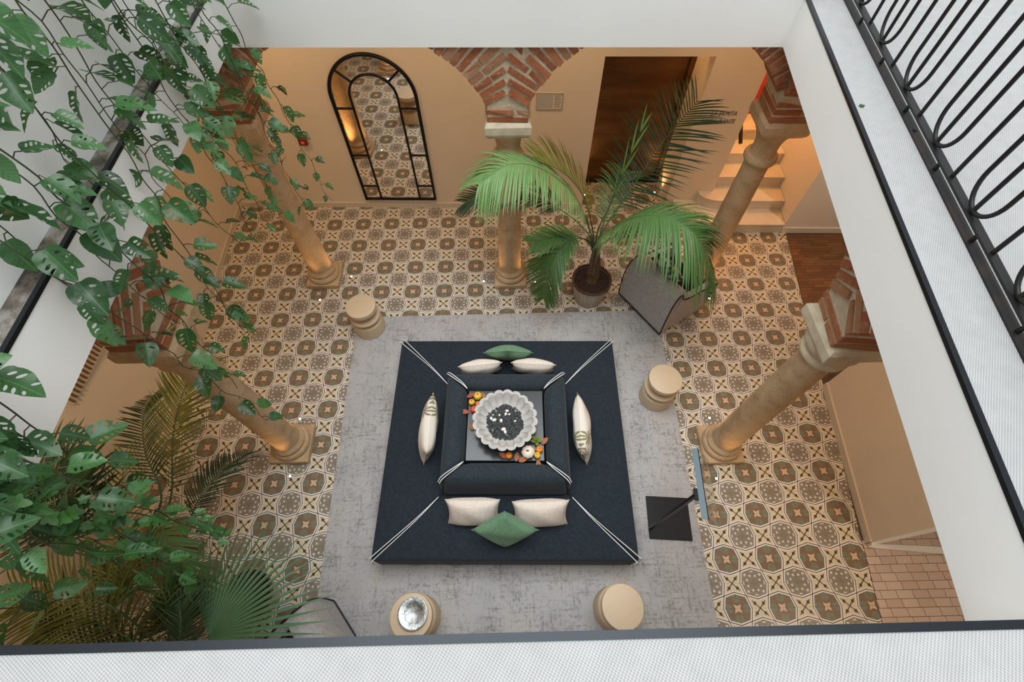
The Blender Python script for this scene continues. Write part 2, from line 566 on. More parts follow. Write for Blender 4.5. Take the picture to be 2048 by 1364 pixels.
def empty(name, loc=(0, 0, 0), rz=0.0):
    o = bpy.data.objects.new(name, None)
    COL.objects.link(o)
    o.location = loc
    o.rotation_euler = (0, 0, rz)
    o.empty_display_size = 0.1
    return o


def tag(o, label, cat, group=None, kind=None):
    o['label'] = label
    o['category'] = cat
    if group:
        o['group'] = group
    if kind:
        o['kind'] = kind
    return o


def struct(o, label, cat):
    return tag(o, label, cat, None, 'structure')


def frame(x, y, z, loc):
    m = Matrix((x, y, z)).transposed().to_4x4()
    m.translation = V(loc)
    return m


def crom(P, n):
    P = [V(p) for p in P]
    Q = [P[0] * 2 - P[1]] + P + [P[-1] * 2 - P[-2]]
    out = []
    seg = len(P) - 1
    for k in range(n + 1):
        u = k / n * seg
        i = min(int(u), seg - 1)
        t = u - i
        a, b, c, d = Q[i], Q[i + 1], Q[i + 2], Q[i + 3]
        out.append(0.5 * ((2 * b) + (c - a) * t + (2 * a - 5 * b + 4 * c - d) * t * t + (3 * b - a - 3 * c + d) * t ** 3))
    return out


def clip(poly, a, b, c):
    """keep the part of a polygon where a*x + b*y <= c"""
    out = []
    for i in range(len(poly)):
        p, q = poly[i], poly[(i + 1) % len(poly)]
        dp, dq = a * p[0] + b * p[1] - c, a * q[0] + b * q[1] - c
        if dp <= 0:
            out.append(p)
        if dp * dq < 0:
            t = dp / (dp - dq)
            out.append((p[0] + (q[0] - p[0]) * t, p[1] + (q[1] - p[1]) * t))
    return out


def area(poly):
    return 0.5 * sum(poly[i][0] * poly[(i + 1) % len(poly)][1] - poly[(i + 1) % len(poly)][0] * poly[i][1] for i in range(len(poly))) if len(poly) > 2 else 0


# ------------------------------------------------------------------ layout
def yback(x):
    return 1.51 - 0.0344 * (x + 0.395)


def xleft(y):
    return -3.352 - 0.042 * y


def xright(y):
    return 3.715 + 0.138 * (y + 3.1)


BWR = math.atan(-0.0344)
BWO = (-0.395, 1.51, 0)
Z_LOW, Z_TOP = 2.955, 3.285
RIM = [(-1.625, 0.07), (2.489, -0.065), (1.955, -3.705), (-1.475, -3.705)]    # opening of the patio: back left, back right, near right, near left
COLS = {'bl': (-1.95, 0.27), 'bc': (0.45, 0.21), 'br': (2.87, 0.13), 'fl': (-1.88, -2.0), 'fr': (2.59, -2.11)}


# ------------------------------------------------------------------ floor of patterned tiles
def build_floor():
    fl = part('floor', MB().box(-3.7, 6.6, -5.6, 3.2, -0.12, -0.006), 'grout')
    struct(fl, 'encaustic tiled patio floor with octagons and crosses', 'floor')
    rug = [(-1.45, -0.39), (2.25, -0.375), (2.18, -4.1), (-1.34, -4.1)]

    def under_rug(x, y):
        return -1.42 < x < 2.15 and -4.1 < y < -0.42
    tiles = []
    s, g = 0.2, 0.0006
    for i in range(-19, 24):
        for j in range(-25, 12):
            x0, y0 = i * s, j * s
            p = [(x0 + g, y0 + g), (x0 + s - g, y0 + g), (x0 + s - g, y0 + s - g), (x0 + g, y0 + s - g)]
            xc, yc = x0 + s / 2, y0 + s / 2
            in_alcove = 1.5 < xc < 2.75 and yback(xc) - 0.12 < yc < 2.1
            if in_alcove:
                p = clip(p, 0, 1, 2.05)
            else:
                p = clip(p, 0.0344, 1, 1.51 - 0.0344 * 0.395)
            p = clip(p, -1, -0.042, 3.352)
            p = clip(p, 1, -0.138, 3.715 + 0.138 * 3.1)
            p = clip(p, 0, -1, 4.6)
            if xc > 2.9 and yc > 0.7:
                p = clip(p, 0.05, 1, 0.905 + 0.05 * 3.7) if xc > 3.3 else p
            if len(p) < 3 or area(p) < 2e-4:
                continue
            d = (V((xc, yc, 0)) - cam.location).length
            tiles.append((under_rug(xc, yc) or abs(area(p)) < 0.03 or yc < -3.85, d, i, j, p))
    tiles.sort(key=lambda t: (t[0], t[1]))
    full = MB()
    full.add([(g, g, 0), (s - g, g, 0), (s - g, s - g, 0), (g, s - g, 0), (0, 0, -.006), (s, 0, -.006), (s, s, -.006), (0, s, -.006)],
             [(0, 1, 2, 3), (4, 5, 1, 0), (5, 6, 2, 1), (6, 7, 3, 2), (7, 4, 0, 3)])
    me = full.mesh('tile')
    rest = MB()
    n = 0
    for t in tiles:
        hid, d, i, j, p = t
        if n < 300 and not hid and abs(area(p)) > 0.0385:
            link('tile', me, 'tile', fl, (i * s, j * s, 0))
            n += 1
        else:
            rest.prism(p, -0.006, 0.0)
    o = part('tile_field', rest, 'tile', fl)
    o['kind'] = 'stuff'
    # parquet of the side room
    rm = part('floor_parquet', MB().prism([(xright(-1.5), -1.5), (5.9, -1.5), (5.9, 0.84), (xright(0.84), 0.84)], -0.006, -0.003), 'grout')
    struct(rm, 'brown parquet floor of the side room beyond the tiles', 'floor')
    y = 0.80
    row = 0
    bm = unit_brick(0.03)
    while y > -0.6:
        x = xright(y) + 0.003
        x -= 0.0
        first = True
        while x < 5.3:
            L = 0.21 if not first else 0.08 + 0.13 * ((row * 37 % 10) / 10)
            first = False
            o = link('parquet_block', bm, 'parquet', rm, (x + L / 2, y, 0.0))
            o.scale = (L - 0.003, 0.047, 0.008)
            x += L
        y -= 0.05
        row += 1
    # terracotta paving at the near right
    tp = part('floor_paving', MB().prism([(xright(-5.2), -5.2), (5.6, -5.2), (5.6, -2.6), (xright(-2.6), -2.6)], -0.006, -0.003), 'grout')
    struct(tp, 'small terracotta brick paving at the side doorway', 'floor')
    y = -2.82
    row = 0
    bm = unit_brick(0.03, 77)
    while y > -3.98:
        x = xright(y) + 0.004
        first = True
        while x < 4.75:
            L = 0.145 if not first else 0.05 + 0.095 * ((row * 53 % 10) / 10)
            first = False
            if y > -3.12 and x < 3.95 + (y + 3.12) * -0.0:
                if y > -3.08 and x + L > 3.7 and (y + 3.09) > (x - 3.77) * 0.22 - 0.03:
                    x += L
                    continue
            o = link('paver', bm, 'paver', tp, (x + L / 2, y, 0.0))
            o.scale = (L - 0.004, 0.066, 0.008)
            x += L
        y -= 0.07
        row += 1
    # rug
    r = part('area_rug', MB().prism(rug, 0.0, 0.012), 'rug')
    tag(r, 'large distressed grey rug lying under the dark square sofa', 'rug')


BRK = {}


def unit_brick(bev, key=None, jit=0.0):
    """unit box with chamfered, slightly uneven edges"""
    k = (bev, key)
    if k in BRK:
        return BRK[k]
    rnd = random.Random(hash(str(k)) & 0xffff if key is None else key)
    bm = bmesh.new()
    bmesh.ops.create_cube(bm, size=1.0)
    if jit:
        for v in bm.verts:
            v.co += V((rnd.uniform(-jit, jit) * .4, rnd.uniform(-jit, jit), rnd.uniform(-jit, jit)))
    bmesh.ops.bevel(bm, geom=bm.edges[:], offset=bev, segments=1, affect='EDGES')
    me = bpy.data.meshes.new('brick')
    bm.to_mesh(me)
    bm.free()
    BRK[k] = me
    return me


# ------------------------------------------------------------------ walls and slabs
def build_shell():
    # back wall with the door alcove and the stair opening, in its own slightly turned frame
    w = MB()
    H = 3.2
    L = lambda x: (x + 0.395)
    w.box(L(-3.7), L(1.50), 0, 0.22, 0, H)
    w.box(L(1.50), L(2.67), 0, 0.22, 2.107, H)
    w.box(L(2.67), L(3.27), 0, 0.9, 0, H)
    w.box(L(1.28), L(1.50), 0.22, 0.9, 0, H)
    w.box(L(1.50), L(2.67), 0.66, 0.9, 2.107, H)
    w.box(L(1.50), L(2.67), 0.22, 0.66, 2.4, H)
    wb = part('wall_back', w, 'plaster', None, None, BWO, (0, 0, BWR))
    struct(wb, 'warm plaster back wall of the lower gallery', 'wall')
    b = part('baseboard_back', MB().box(L(-3.35), L(1.49), -0.016, -0.001, 0, 0.085).box(L(2.675), L(2.78), -0.016, -0.001, 0, 0.085), 'skirting', None, None, BWO, (0, 0, BWR))
    struct(b, 'low plaster skirting along the back wall', 'baseboard')
    # left wall
    y0, y1 = -5.4, 1.75
    w = MB()
    w.prism([(xleft(y0), y0), (xleft(y1), y1), (xleft(y1) - .2, y1), (xleft(y0) - .2, y0)], 0, 3.2)
    wl = part('wall_left', w, 'plaster')
    struct(wl, 'tan plaster wall of the left gallery', 'wall')
    w = MB()
    w.prism([(xleft(y0) + .002, y0), (xleft(y0) + .016, y0), (xleft(1.6) + .016, 1.55), (xleft(1.6) + .002, 1.55)], 0, 0.085)
    struct(part('baseboard_left', w, 'skirting'), 'low plaster skirting along the left wall', 'baseboard')
    w = MB()
    for a, b_, d in ((-0.74, -0.30, 0.05), (-0.66, -0.38, 0.075)):
        w.prism([(xleft(a), a), (xleft(a) + d, a), (xleft(b_) + d, b_), (xleft(b_), b_)], 0, 2.7)
    struct(part('trim_1', w, 'plaster'), 'shallow stepped pilaster on the left wall', 'pilaster')
    # right wall beside the tiles, with its splayed end
    w = MB()
    a = (xright(-1.45), -1.45)
    b_ = (3.755, -3.09)
    c = (4.75, -2.885)
    w.prism([a, b_, c, (4.75, -1.45)], 0, 3.2)
    wr = part('wall_right', w, 'plaster')
    struct(wr, 'tan plaster wall at the right edge of the tiles', 'wall')
    w = MB()
    w.prism([(a[0] - .018, a[1]), (b_[0] - .018, b_[1] - .0), (b_[0], b_[1]), a], 0, 0.09)
    struct(part('baseboard_right', w, 'skirting'), 'low skirting along the right wall', 'baseboard')
    w = MB()
    w.prism([(3.742, -3.12), (4.75, -2.955), (4.75, -2.886), (3.757, -3.092)], 0.0, 0.08)
    struct(part('baseboard_splay', w, 'white_skirting'), 'white skirting on the splayed end of the right wall', 'baseboard')
    w = MB()
    w.prism([(3.745, -3.13), (4.8, -3.245), (4.8, -3.165), (3.76, -3.095)], 0.004, 0.03)
    struct(part('trim_2', w, 'white_skirting'), 'white stone threshold on the floor at the near right', 'threshold')
    # side room wall and stairwell walls
    w = MB()
    w.box(L(4.205), L(6.3), -0.46, -0.30, 0, 3.2)
    w.box(L(4.205), L(4.40), -0.30, 1.6, 0, 3.2)
    ws = part('wall_stair_side', w, 'pale_plaster', None, None, BWO, (0, 0, BWR))
    struct(ws, 'pale wall at the right side of the stairs', 'wall')
    w = MB().box(L(4.205), L(6.2), -0.476, -0.461, 0, 0.09)
    struct(part('baseboard_side_room', w, 'white_skirting', None, None, BWO, (0, 0, BWR)), 'pale skirting at the end of the parquet', 'baseboard')
    w = MB().box(L(3.27), L(4.205), 1.0, 1.12, 0.0, 3.2)
    struct(part('wall_stair_end', w, 'red', None, None, BWO, (0, 0, BWR)), 'red wall at the top of the lit stairs', 'wall')
    # outer enclosure
    w = MB().box(5.9, 6.1, -5.4, 1.4, 0, 3.2)
    struct(part('wall_side_room', w, 'plaster'), 'far wall of the side room', 'wall')
    w = MB().box(-3.7, 6.1, -5.6, -5.4, 0, 3.2)
    struct(part('wall_near', w, 'plaster'), 'near wall of the lower gallery under the viewer', 'wall')
    # ceiling of the gallery and upper floor as a ring around the opening
    outer = [(-3.8, 3.0), (6.3, 3.0), (6.3, -5.7), (-3.8, -5.7)]

    def ring(inset, z0, z1):
        m = MB()
        inn = inset
        for k in range(4):
            q = [inn[k], inn[(k + 1) % 4], outer[(k + 1) % 4], outer[k]]
            m.prism(q, z0, z1)
        return m
    names = [('back', 0), ('right', 1), ('near', 2), ('left', 3)]
    t = 0.16
    big = []
    cx, cy = 0.33, -1.8
    for k in range(4):
        p = V(RIM[k])
        big.append(p + V((1 if p.x > cx else -1, 1 if p.y > cy else -1)) * t)
    struct(part('ceiling', ring([tuple(b) for b in big], 3.2, 3.262), 'ceiling'), 'ceiling of the lower gallery around the opening', 'ceiling')
    for nm, k in names:
        p, q = RIM[k], RIM[(k + 1) % 4]
        m = MB().prism([p, q, tuple(big[(k + 1) % 4]), tuple(big[k])], Z_LOW, 3.9 if k == 0 else 3.271)
        struct(part('trim_fascia_' + nm, m, 'white'), 'white edge beam of the patio opening on the %s side' % nm, 'edge beam')
    # upper floor covering and gutter on the left
    GL = -0.118
    def lerp_left(y, d):
        t_ = (y - RIM[0][1]) / (RIM[3][1] - RIM[0][1])
        return RIM[0][0] + (RIM[3][0] - RIM[0][0]) * t_ + d
    m = MB()
    RI = [(p[0] + (.006 if p[0] > cx else -.006), p[1] + (.02 if p[1] > cy else -.006)) for p in RIM]
    m.prism([RI[1], RI[2], outer[2], outer[1]], 3.264, Z_TOP)
    m.prism([RI[2], RI[3], outer[3], outer[2]], 3.264, Z_TOP)
    struct(part('floor_upper', m, 'vinyl'), 'white woven vinyl floor of the upper gallery', 'floor')
    m = MB()
    m.prism([(lerp_left(.125, -.012), .125), (lerp_left(-3.705, -.012), -3.705), (lerp_left(-3.705, GL), -3.705), (lerp_left(.125, GL), .125)], 3.263, Z_TOP - 0.004)
    struct(part('floor_gutter', m, 'gutter'), 'soil-stained stone gutter along the left edge', 'gutter')
    m = MB()
    m.prism([(lerp_left(1.0, GL), 1.0), (lerp_left(-3.705, GL), -3.705), (lerp_left(-3.705, GL) - .15, -3.705), (lerp_left(1.0, GL) - .15, 1.0)], 3.263, 5.6)
    struct(part('wall_upper_left', m, 'white'), 'white upper wall behind the hanging vines', 'wall')
    # black edge profile
    w_ = 0.019
    for nm, k in names[1:]:
        p, q = V(RIM[k]), V(RIM[(k + 1) % 4])
        d = (q - p).normalized()
        nrm = V((d.y, -d.x)) * -1
        m = MB().prism([tuple(p - nrm * 0.004), tuple(q - nrm * 0.004), tuple(q + nrm * w_), tuple(p + nrm * w_)], Z_TOP - 0.014, Z_TOP + 0.005)
        struct(part('trim_edge_' + nm, m, 'strip'), 'black metal edge profile on the %s side of the opening' % nm, 'edge profile')


# ------------------------------------------------------------------ columns and brick arcades
def build_column(key, label, top, cap='capital'):
    x, y = COLS[key]
    c = empty('stone_column', (x, y, 0))
    tag(c, label, 'column', 'columns of the patio arcade')
    pl = MB().box(-.205, .205, -.205, .205, 0.0, 0.075)
    part('plinth', pl, 'stone', c, None, None, None, (0.012, 2))
    bs = MB().lathe([(.185, .075), (.198, .09), (.200, .115), (.188, .135), (.165, .142), (.158, .155), (.165, .17), (.172, .182), (.165, .20), (.148, .21), (.142, .225)], 40)
    part('base_moulding', bs, 'stone', c, 40)
    if top == 'ring':
        prof = [(.140, .222), (.134, .30), (.131, .8), (.126, 1.3), (.118, 1.80)]
        part('shaft', MB().lathe(prof, 40), 'stone', c, 60)
        ring = MB().lathe([(.118, 1.80), (.142, 1.815), (.156, 1.84), (.158, 1.865), (.148, 1.89), (.122, 1.90), (.112, 1.95), (.118, 2.03), (.140, 2.10), (.170, 2.15), (.185, 2.185)], 40)
        cp = part('capital', ring, 'stone' if cap == 'stone' or top == 'ring' else cap, c, 45)
    else:
        prof = [(.140, .222), (.134, .30), (.131, .8), (.126, 1.4), (.122, 1.96)]
        part('shaft', MB().lathe(prof, 40), 'stone', c, 60)
        ring = MB().lathe([(.122, 1.96), (.150, 1.97), (.164, 1.995), (.160, 2.02), (.146, 2.04), (.150, 2.06), (.176, 2.09), (.19, 2.13), (.19, 2.185)], 40)
        cp = part('capital', ring, 'stone' if cap == 'stone' or top == 'ring' else cap, c, 45)
    a = .205
    ab = MB().loft([[(-s * k, -s2 * k, z) for s, s2 in ((1, 1), (-1, 1), (-1, -1), (1, -1))] for k, z in ((.175, 2.165), (.198, 2.195), (a, 2.215), (a, 2.285), (.185, 2.315))])
    part('abacus', ab, cap, cp)
    return c


def arcade(name, label, segs, piers):
    """segs: (column xy, direction xy, half span, inner limit, reach of the half arch)"""
    root = None
    core = MB()
    bricks = []
    TH = 0.175
    ZC = 1.968
    ZT = 3.19
    rnd = random.Random(len(name))
    for (c, d, h, s0) in segs:
        c, d = V(c), V(d).normalized()
        n = V((-d.y, d.x))
        R = math.hypot(h - 0.175, 0.502)
        th0 = math.asin(0.502 / R)
        N = 22
        lo, hi = [], []
        for k in range(N + 1):
            th = th0 + (PI / 2 - th0) * k / N
            s = h - (R + 0.008) * math.cos(th)
            z = ZC + (R + 0.008) * math.sin(th)
            lo.append((max(s, s0), z))
            hi.append((max(s, s0), ZT))
        lo.insert(0, (s0, ZC + 0.5))
        hi.insert(0, (s0, ZT))
        t = TH - 0.007

        def P(s, w, z):
            q = c + d * s + n * w
            return (q.x, q.y, z)
        vs, fs = [], []
        for (s, z), (s2, z2) in zip(lo, hi):
            vs += [P(s, -t, z), P(s2, -t, z2), P(s, t, z), P(s2, t, z2)]
        for k in range(len(lo) - 1):
            a, b = 4 * k, 4 * (k + 1)
            fs += [(a, b, b + 1, a + 1), (a + 2, a + 3, b + 3, b + 2), (a, a + 2, b + 2, b)]
        core.add(vs, fs)
        # voussoirs
        step = 0.066 / R
        th = th0 + step * 0.45
        while True:
            sn, cs = math.sin(th), math.cos(th)
            zin = ZC + R * sn
            if zin > 3.02:
                break
            lim = (h - max(s0, 0.008)) / cs - R - 0.008
            lim = min(lim, 0.52, (ZT - ZC - 0.03) / sn - R)
            if lim > 0.05:
                parts_ = [lim]
                if lim > 0.33 or (lim > 0.24 and rnd.random() < 0.35):
                    f = rnd.uniform(0.38, 0.62)
                    parts_ = [lim * f - 0.007, lim * (1 - f) - 0.007]
                r0 = R
                for pl in parts_:
                    thick = rnd.uniform(0.046, 0.055)
                    halves = [(-TH, TH)] if rnd.random() < 0.5 else [(-TH, -0.006), (0.006, TH)]
                    for w0, w1 in halves:
                        rr = r0 + pl / 2 + rnd.uniform(-.004, .004)
                        s = h - rr * cs
                        z = ZC + rr * sn
                        ctr = c + d * s + n * ((w0 + w1) / 2)
                        ex = V((-d.x * cs, -d.y * cs, sn))
                        ey = V((n.x, n.y, 0))
                        ez = ex.cross(ey)
                        bricks.append((frame(ex, ey, ez, (ctr.x, ctr.y, z)), (pl, (w1 - w0) + rnd.uniform(-.004, .008), thick)))
                    r0 += pl + 0.014
            th += step
    for (c, hx, z0, z1, dirs) in piers:
        c = V(c)
        ang = dirs
        ca, sa = math.cos(ang), math.sin(ang)
        ex, ey, ez = V((ca, sa, 0)), V((-sa, ca, 0)), V((0, 0, 1))
        q = [c + V((ca * sx - sa * sy, sa * sx + ca * sy)) * (hx - .008) for sx, sy in ((1, 1), (-1, 1), (-1, -1), (1, -1))]
        core.prism([tuple(p) for p in q][::-1], z0 - 0.01, z1)
        z = z0 + 0.03
        row = 0
        while z < z1 - 0.01 and z < 3.12:
            f = 0.5 + (0.16 if row % 2 else -0.12)
            if row % 2:
                for w0, w1 in ((-hx, -hx + 2 * hx * f - .008), (-hx + 2 * hx * f + .008, hx)):
                    ctr = c + V((ex.x, ex.y)) * ((w0 + w1) / 2)
                    bricks.append((frame(ex, ey, ez, (ctr.x, ctr.y, z)), (w1 - w0, 2 * hx, 0.046)))
            else:
                for w0, w1 in ((-hx, -.008), (.008, hx)):
                    ctr = c + V((ey.x, ey.y)) * ((w0 + w1) / 2)
                    bricks.append((frame(ex, ey, ez, (ctr.x, ctr.y, z)), (2 * hx, w1 - w0, 0.046)))
            z += 0.066
            row += 1
    root = part(name, core, 'mortar')
    struct(root, label, 'brick arcade')
    for k, (m, sc) in enumerate(bricks):
        me = unit_brick(0.022, k % 6 + 1, 0.035)
        o = link('brick', me, 'brick', root)
        o.matrix_local = m @ Matrix.Diagonal((*sc, 1))
    return root


def build_arcades():
    bl, bc, br, fl, fr = (V(COLS[k]) for k in ('bl', 'bc', 'br', 'fl', 'fr'))
    nl, nr = fl + (fl - bl), fr + (fr - br)

    def seg(a, b, s0):
        d = b - a
        return (a, d, d.length / 2, s0)
    hx = 0.178
    arcade('wall_arcade_back', 'brick arches along the back of the patio above the columns',
           [seg(bl, bc, hx), seg(bc, bl, 0), seg(bc, br, 0), seg(br, bc, hx)],
           [(bc, hx, 2.315, 2.47, BWR), (bl, hx, 2.315, 3.18, BWR), (br, hx, 2.315, 3.18, -0.03)])
    arcade('wall_arcade_left', 'brick arches along the left side of the patio behind the vines',
           [seg(bl, fl, hx), seg(fl, bl, 0), seg(fl, nl, 0)], [(fl, hx, 2.315, 2.47, 0.03)])
    arcade('wall_arcade_right', 'brick arches along the right side of the patio under the railing',
           [seg(br, fr, hx), seg(fr, br, 0), seg(fr, nr, 0)], [(fr, hx, 2.315, 2.47, -0.12)])
    build_column('bl', 'weathered stone column in the back left corner behind the vine strands', 'ring', 'stone')
    build_column('bc', 'weathered stone column in the middle of the back row, partly hidden by the palm', 'ring')
    build_column('br', 'slender stone column in front of the lit stairs with a ringed neck', 'ring', 'stone')
    build_column('fl', 'weathered stone column nearest the left wall plants with vine over its shaft', 'block', 'stone')
    build_column('fr', 'pale stone column at the right beside the black menu stand', 'block')


# ------------------------------------------------------------------ stairs, door, things on the back wall
def build_back():
    L = lambda x: (x + 0.395)
    st = empty('stairs', BWO, BWR)
    struct(st, 'pale marble stairs rising beside the lettered wall', 'stairs')
    y0 = -0.47
    for k in range(5):
        ya = y0 + 0.282 * k
        z0, z1 = 0.16 * k, 0.16 * (k + 1)
        if k < 2:
            rx, ry = (0.62, -0.02 - ya) if k == 0 else (0.30, -0.02 - ya)
            xe = 3.27 + (0.12 if k == 0 else 0.10)
            arc = [(L(xe - rx * math.sin(PI / 2 * i / 10)), ya + ry * (1 - math.cos(PI / 2 * i / 10))) for i in range(11)]
            poly = [(L(4.2), ya)] + arc + [(L(xe - rx), -0.003), (L(3.275), -0.003), (L(3.275), 1.0), (L(4.2), 1.0)]
            poly = poly[::-1]
        else:
            poly = [(L(3.275), ya), (L(4.2), ya), (L(4.2), 1.0), (L(3.275), 1.0)]
        m = MB().prism(poly, z0, z1 - 0.022)
        s = part('step', m, 'marble', st)
        # tread slab with a small nosing
        nos = [(px, py) for px, py in poly]
        cxp = L(3.8)
        nz = []
        for px, py in nos:
            q = V((px, py)) + (V((px - cxp, py - 1.0)).normalized() * 0.014 if py < 0.9 else V((0, 0)))
            q.x = min(q.x, L(4.2))
            if k >= 2 or py > -0.01:
                q.x = max(q.x, L(3.275)) if py > -0.01 or k >= 2 else q.x
            q.y = min(q.y, 1.0)
            if k < 2 and abs(py + 0.003) < 1e-6:
                q = V((px, py))
            nz.append((q.x, q.y))
        part('tread', MB().prism(nz, z1 - 0.022, z1), 'marble', s)
    # handrail end on the stair wall
    hr = MB().tube([(L(3.335), -0.02, 1.075), (L(3.335), 0.62, 1.50)], 0.024, 8)
    hr.tube([(L(3.272), 0.16, 1.17), (L(3.335), 0.16, 1.18)], 0.010, 6)
    h = part('handrail', hr, 'black_metal', None, None, BWO, (0, 0, BWR))
    tag(h, 'short black handrail end at the foot of the stairwell wall', 'handrail')
    # door
    d = empty('door_1', BWO, BWR)
    struct(d, 'dark bronze panelled door recessed in the back wall', 'door')
    part('door_leaf', MB().box(L(1.505), L(2.665), 0.585, 0.64, 0.02, 2.12), 'bronze', d, None, None, None, (0.004, 2))
    part('door_frame', MB().box(L(1.502), L(1.56), 0.54, 0.584, 0.0, 2.1).box(L(2.61), L(2.668), 0.54, 0.584, 0.0, 2.1), 'bronze', d)
    part('door_sill', MB().box(L(1.505), L(2.665), 0.53, 0.583, 0.0, 0.018), 'iron_plate', d)
    # mirror
    mi = empty('arched_mirror', (BWO[0], BWO[1], 0), BWR)
    tag(mi, 'tall arched mirror with a black iron grid frame on the back wall', 'mirror')
    cx = L(-1.069)
    Ro, Ri, zs, zb = 0.487, 0.272, 1.652, 0.162
    ps = 0.008

    def poly3(pts):
        m = MB()
        a = [(cx + px, -0.012, pz) for px, pz in pts]
        b = [(cx + px, -0.003, pz) for px, pz in pts]
        k = len(pts)
        m.add(a + b, [tuple(range(k)), tuple(range(2 * k - 1, k - 1, -1))] + [(i, k + i, k + (i + 1) % k, (i + 1) % k) for i in range(k)])
        return m

    def arc(r, a0, a1, n=20):
        return [(r * math.cos(a0 + (a1 - a0) * i / n), zs + r * math.sin(a0 + (a1 - a0) * i / n)) for i in range(n + 1)]
    panes = [[(-Ri + ps, zb), (Ri - ps, zb)] + arc(Ri - ps, 0, PI)]
    a1, a2 = math.radians(42), math.radians(138)
    ri, ro = Ri + ps, Ro - ps
    panes.append(arc(ro, a1 + .02, a2 - .02) + arc(ri, a2 - .02, a1 + .02))
    zl = [zb, 0.389, 0.882, 1.523]
    for sx in (1, -1):
        for k in range(3):
            q = [(ri, zl[k] + ps), (ro, zl[k] + ps), (ro, zl[k + 1] - ps), (ri, zl[k + 1] - ps)]
            panes.append([(px * sx, pz) for px, pz in q][::sx])
        q = [(ri, zl[3] + ps), (ro, zl[3] + ps)] + arc(ro, 0, a1 - .02) + arc(ri, a1 - .02, 0)
        panes.append([(px * sx, pz) for px, pz in q][::sx])
    for q in panes:
        part('mirror_pane', poly3(q), 'mirror', mi)
    fr = MB().tube([(cx + px, -0.018, pz) for px, pz in [(-Ro, zb), (Ro, zb)] + arc(Ro, 0, PI, 40)], 0.021, 8, True)
    part('outer_frame', fr, 'black_metal', mi, 60)
    part('inner_frame', MB().tube([(cx + px, -0.016, pz) for px, pz in [(Ri, zb)] + arc(Ri, 0, PI, 30) + [(-Ri, zb)]], 0.0135, 8), 'black_metal', mi, 60)
    for sx in (1, -1):
        for z in zl[1:]:
            part('glazing_bar', MB().tube([(cx + sx * Ri, -0.016, z), (cx + sx * Ro, -0.016, z)], 0.012, 8), 'black_metal', mi, 60)
        a = a1 if sx > 0 else a2
        part('glazing_bar', MB().tube([(cx + Ri * math.cos(a), -0.016, zs + Ri * math.sin(a)), (cx + Ro * math.cos(a), -0.016, zs + Ro * math.sin(a))], 0.012, 8), 'black_metal', mi, 60)
    # alarm call point
    al = empty('alarm_call_point', BWO, BWR)
    tag(al, 'small red fire alarm call point between the vines and the mirror', 'fire alarm')
    x = L(-2.10)
    part('housing', MB().box(x - .05, x + .05, -0.045, -0.001, 1.04, 1.14), 'red_plastic', al, None, None, None, (0.006, 2))
    part('press_plate', MB().box(x - .026, x + .026, -0.049, -0.0445, 1.064, 1.112), 'redorange', al)
    part('symbol', MB().box(x - .014, x + .014, -0.051, -0.0485, 1.075, 1.10), 'paper', al)
    # notice plaque
    pq = empty('wall_notice', BWO, BWR)
    tag(pq, 'small framed notice under clear acrylic right of the middle arch', 'notice')
    x0, x1, z0, z1 = L(0.79), L(1.095), 1.515, 1.712
    part('backing', MB().box(x0, x1, -0.012, -0.001, z0, z1), 'plaster', pq, None, None, None, (0.003, 2))
    part('sheet', MB().box(x0 + .012, x0 + .19, -0.0145, -0.0125, z0 + .02, z1 - .02), 'paper', pq)
    ln = MB()
    for k in range(9):
        ln.box(x0 + .205, x1 - .012 - (k * 7 % 5) * .008, -0.0145, -0.0125, z1 - .03 - k * .017, z1 - .024 - k * .017)
    part('print_lines', ln, 'pale_grey', pq)
    bd = MB()
    for b in ((x0, x1, z0, z0 + .006), (x0, x1, z1 - .006, z1), (x0, x0 + .006, z0, z1), (x1 - .006, x1, z0, z1)):
        bd.box(b[0], b[1], -0.018, -0.0125, b[2], b[3])
    part('border', bd, 'pale_grey', pq)
    # lettering
    ls = empty('wall_lettering', BWO, BWR)
    tag(ls, 'thin black slanted lettering LA ERMITA RESTAURANTE on the wall by the stairs', 'sign')
    for txt, x, z, wd in (('LA ERMITA', 2.835, 1.435, 0.30), ('RESTAURANTE', 2.755, 1.335, 0.40)):
        cu = bpy.data.curves.new('lettering', 'FONT')
        cu.body = txt
        cu.size = 0.085
        cu.shear = 0.25
        cu.extrude = 0.002
        cu.offset = -0.0012
        to = bpy.data.objects.new('lettering', cu)
        COL.objects.link(to)
        dg = bpy.context.evaluated_depsgraph_get()
        me = bpy.data.meshes.new_from_object(to.evaluated_get(dg))
        xs = [v.co.x for v in me.vertices]
        k = wd / (max(xs) - min(xs))
        bpy.data.objects.remove(to)
        me.materials.clear()
        o = link('letters', me, 'ink', ls, (L(x), -0.004, z), (PI / 2, 0, 0))
        o.scale = (k, 0.95, 1)
    # slatted grille on the left wall
    g = empty('wall_grille', (xleft(-1.7), -1.7, 0))
    tag(g, 'brown slatted grille high on the left wall at the white edge', 'grille')
    part('frame_panel', MB().box(0.001, 0.02, -0.32, 0.32, 1.17, 1.40), 'plaster', g)
    for k in range(14):
        y = -0.29 + k * 0.0445
        part('slat', MB().box(0.018, 0.04, y - .007, y + .007, 1.19, 1.38), 'wood_slat', g)


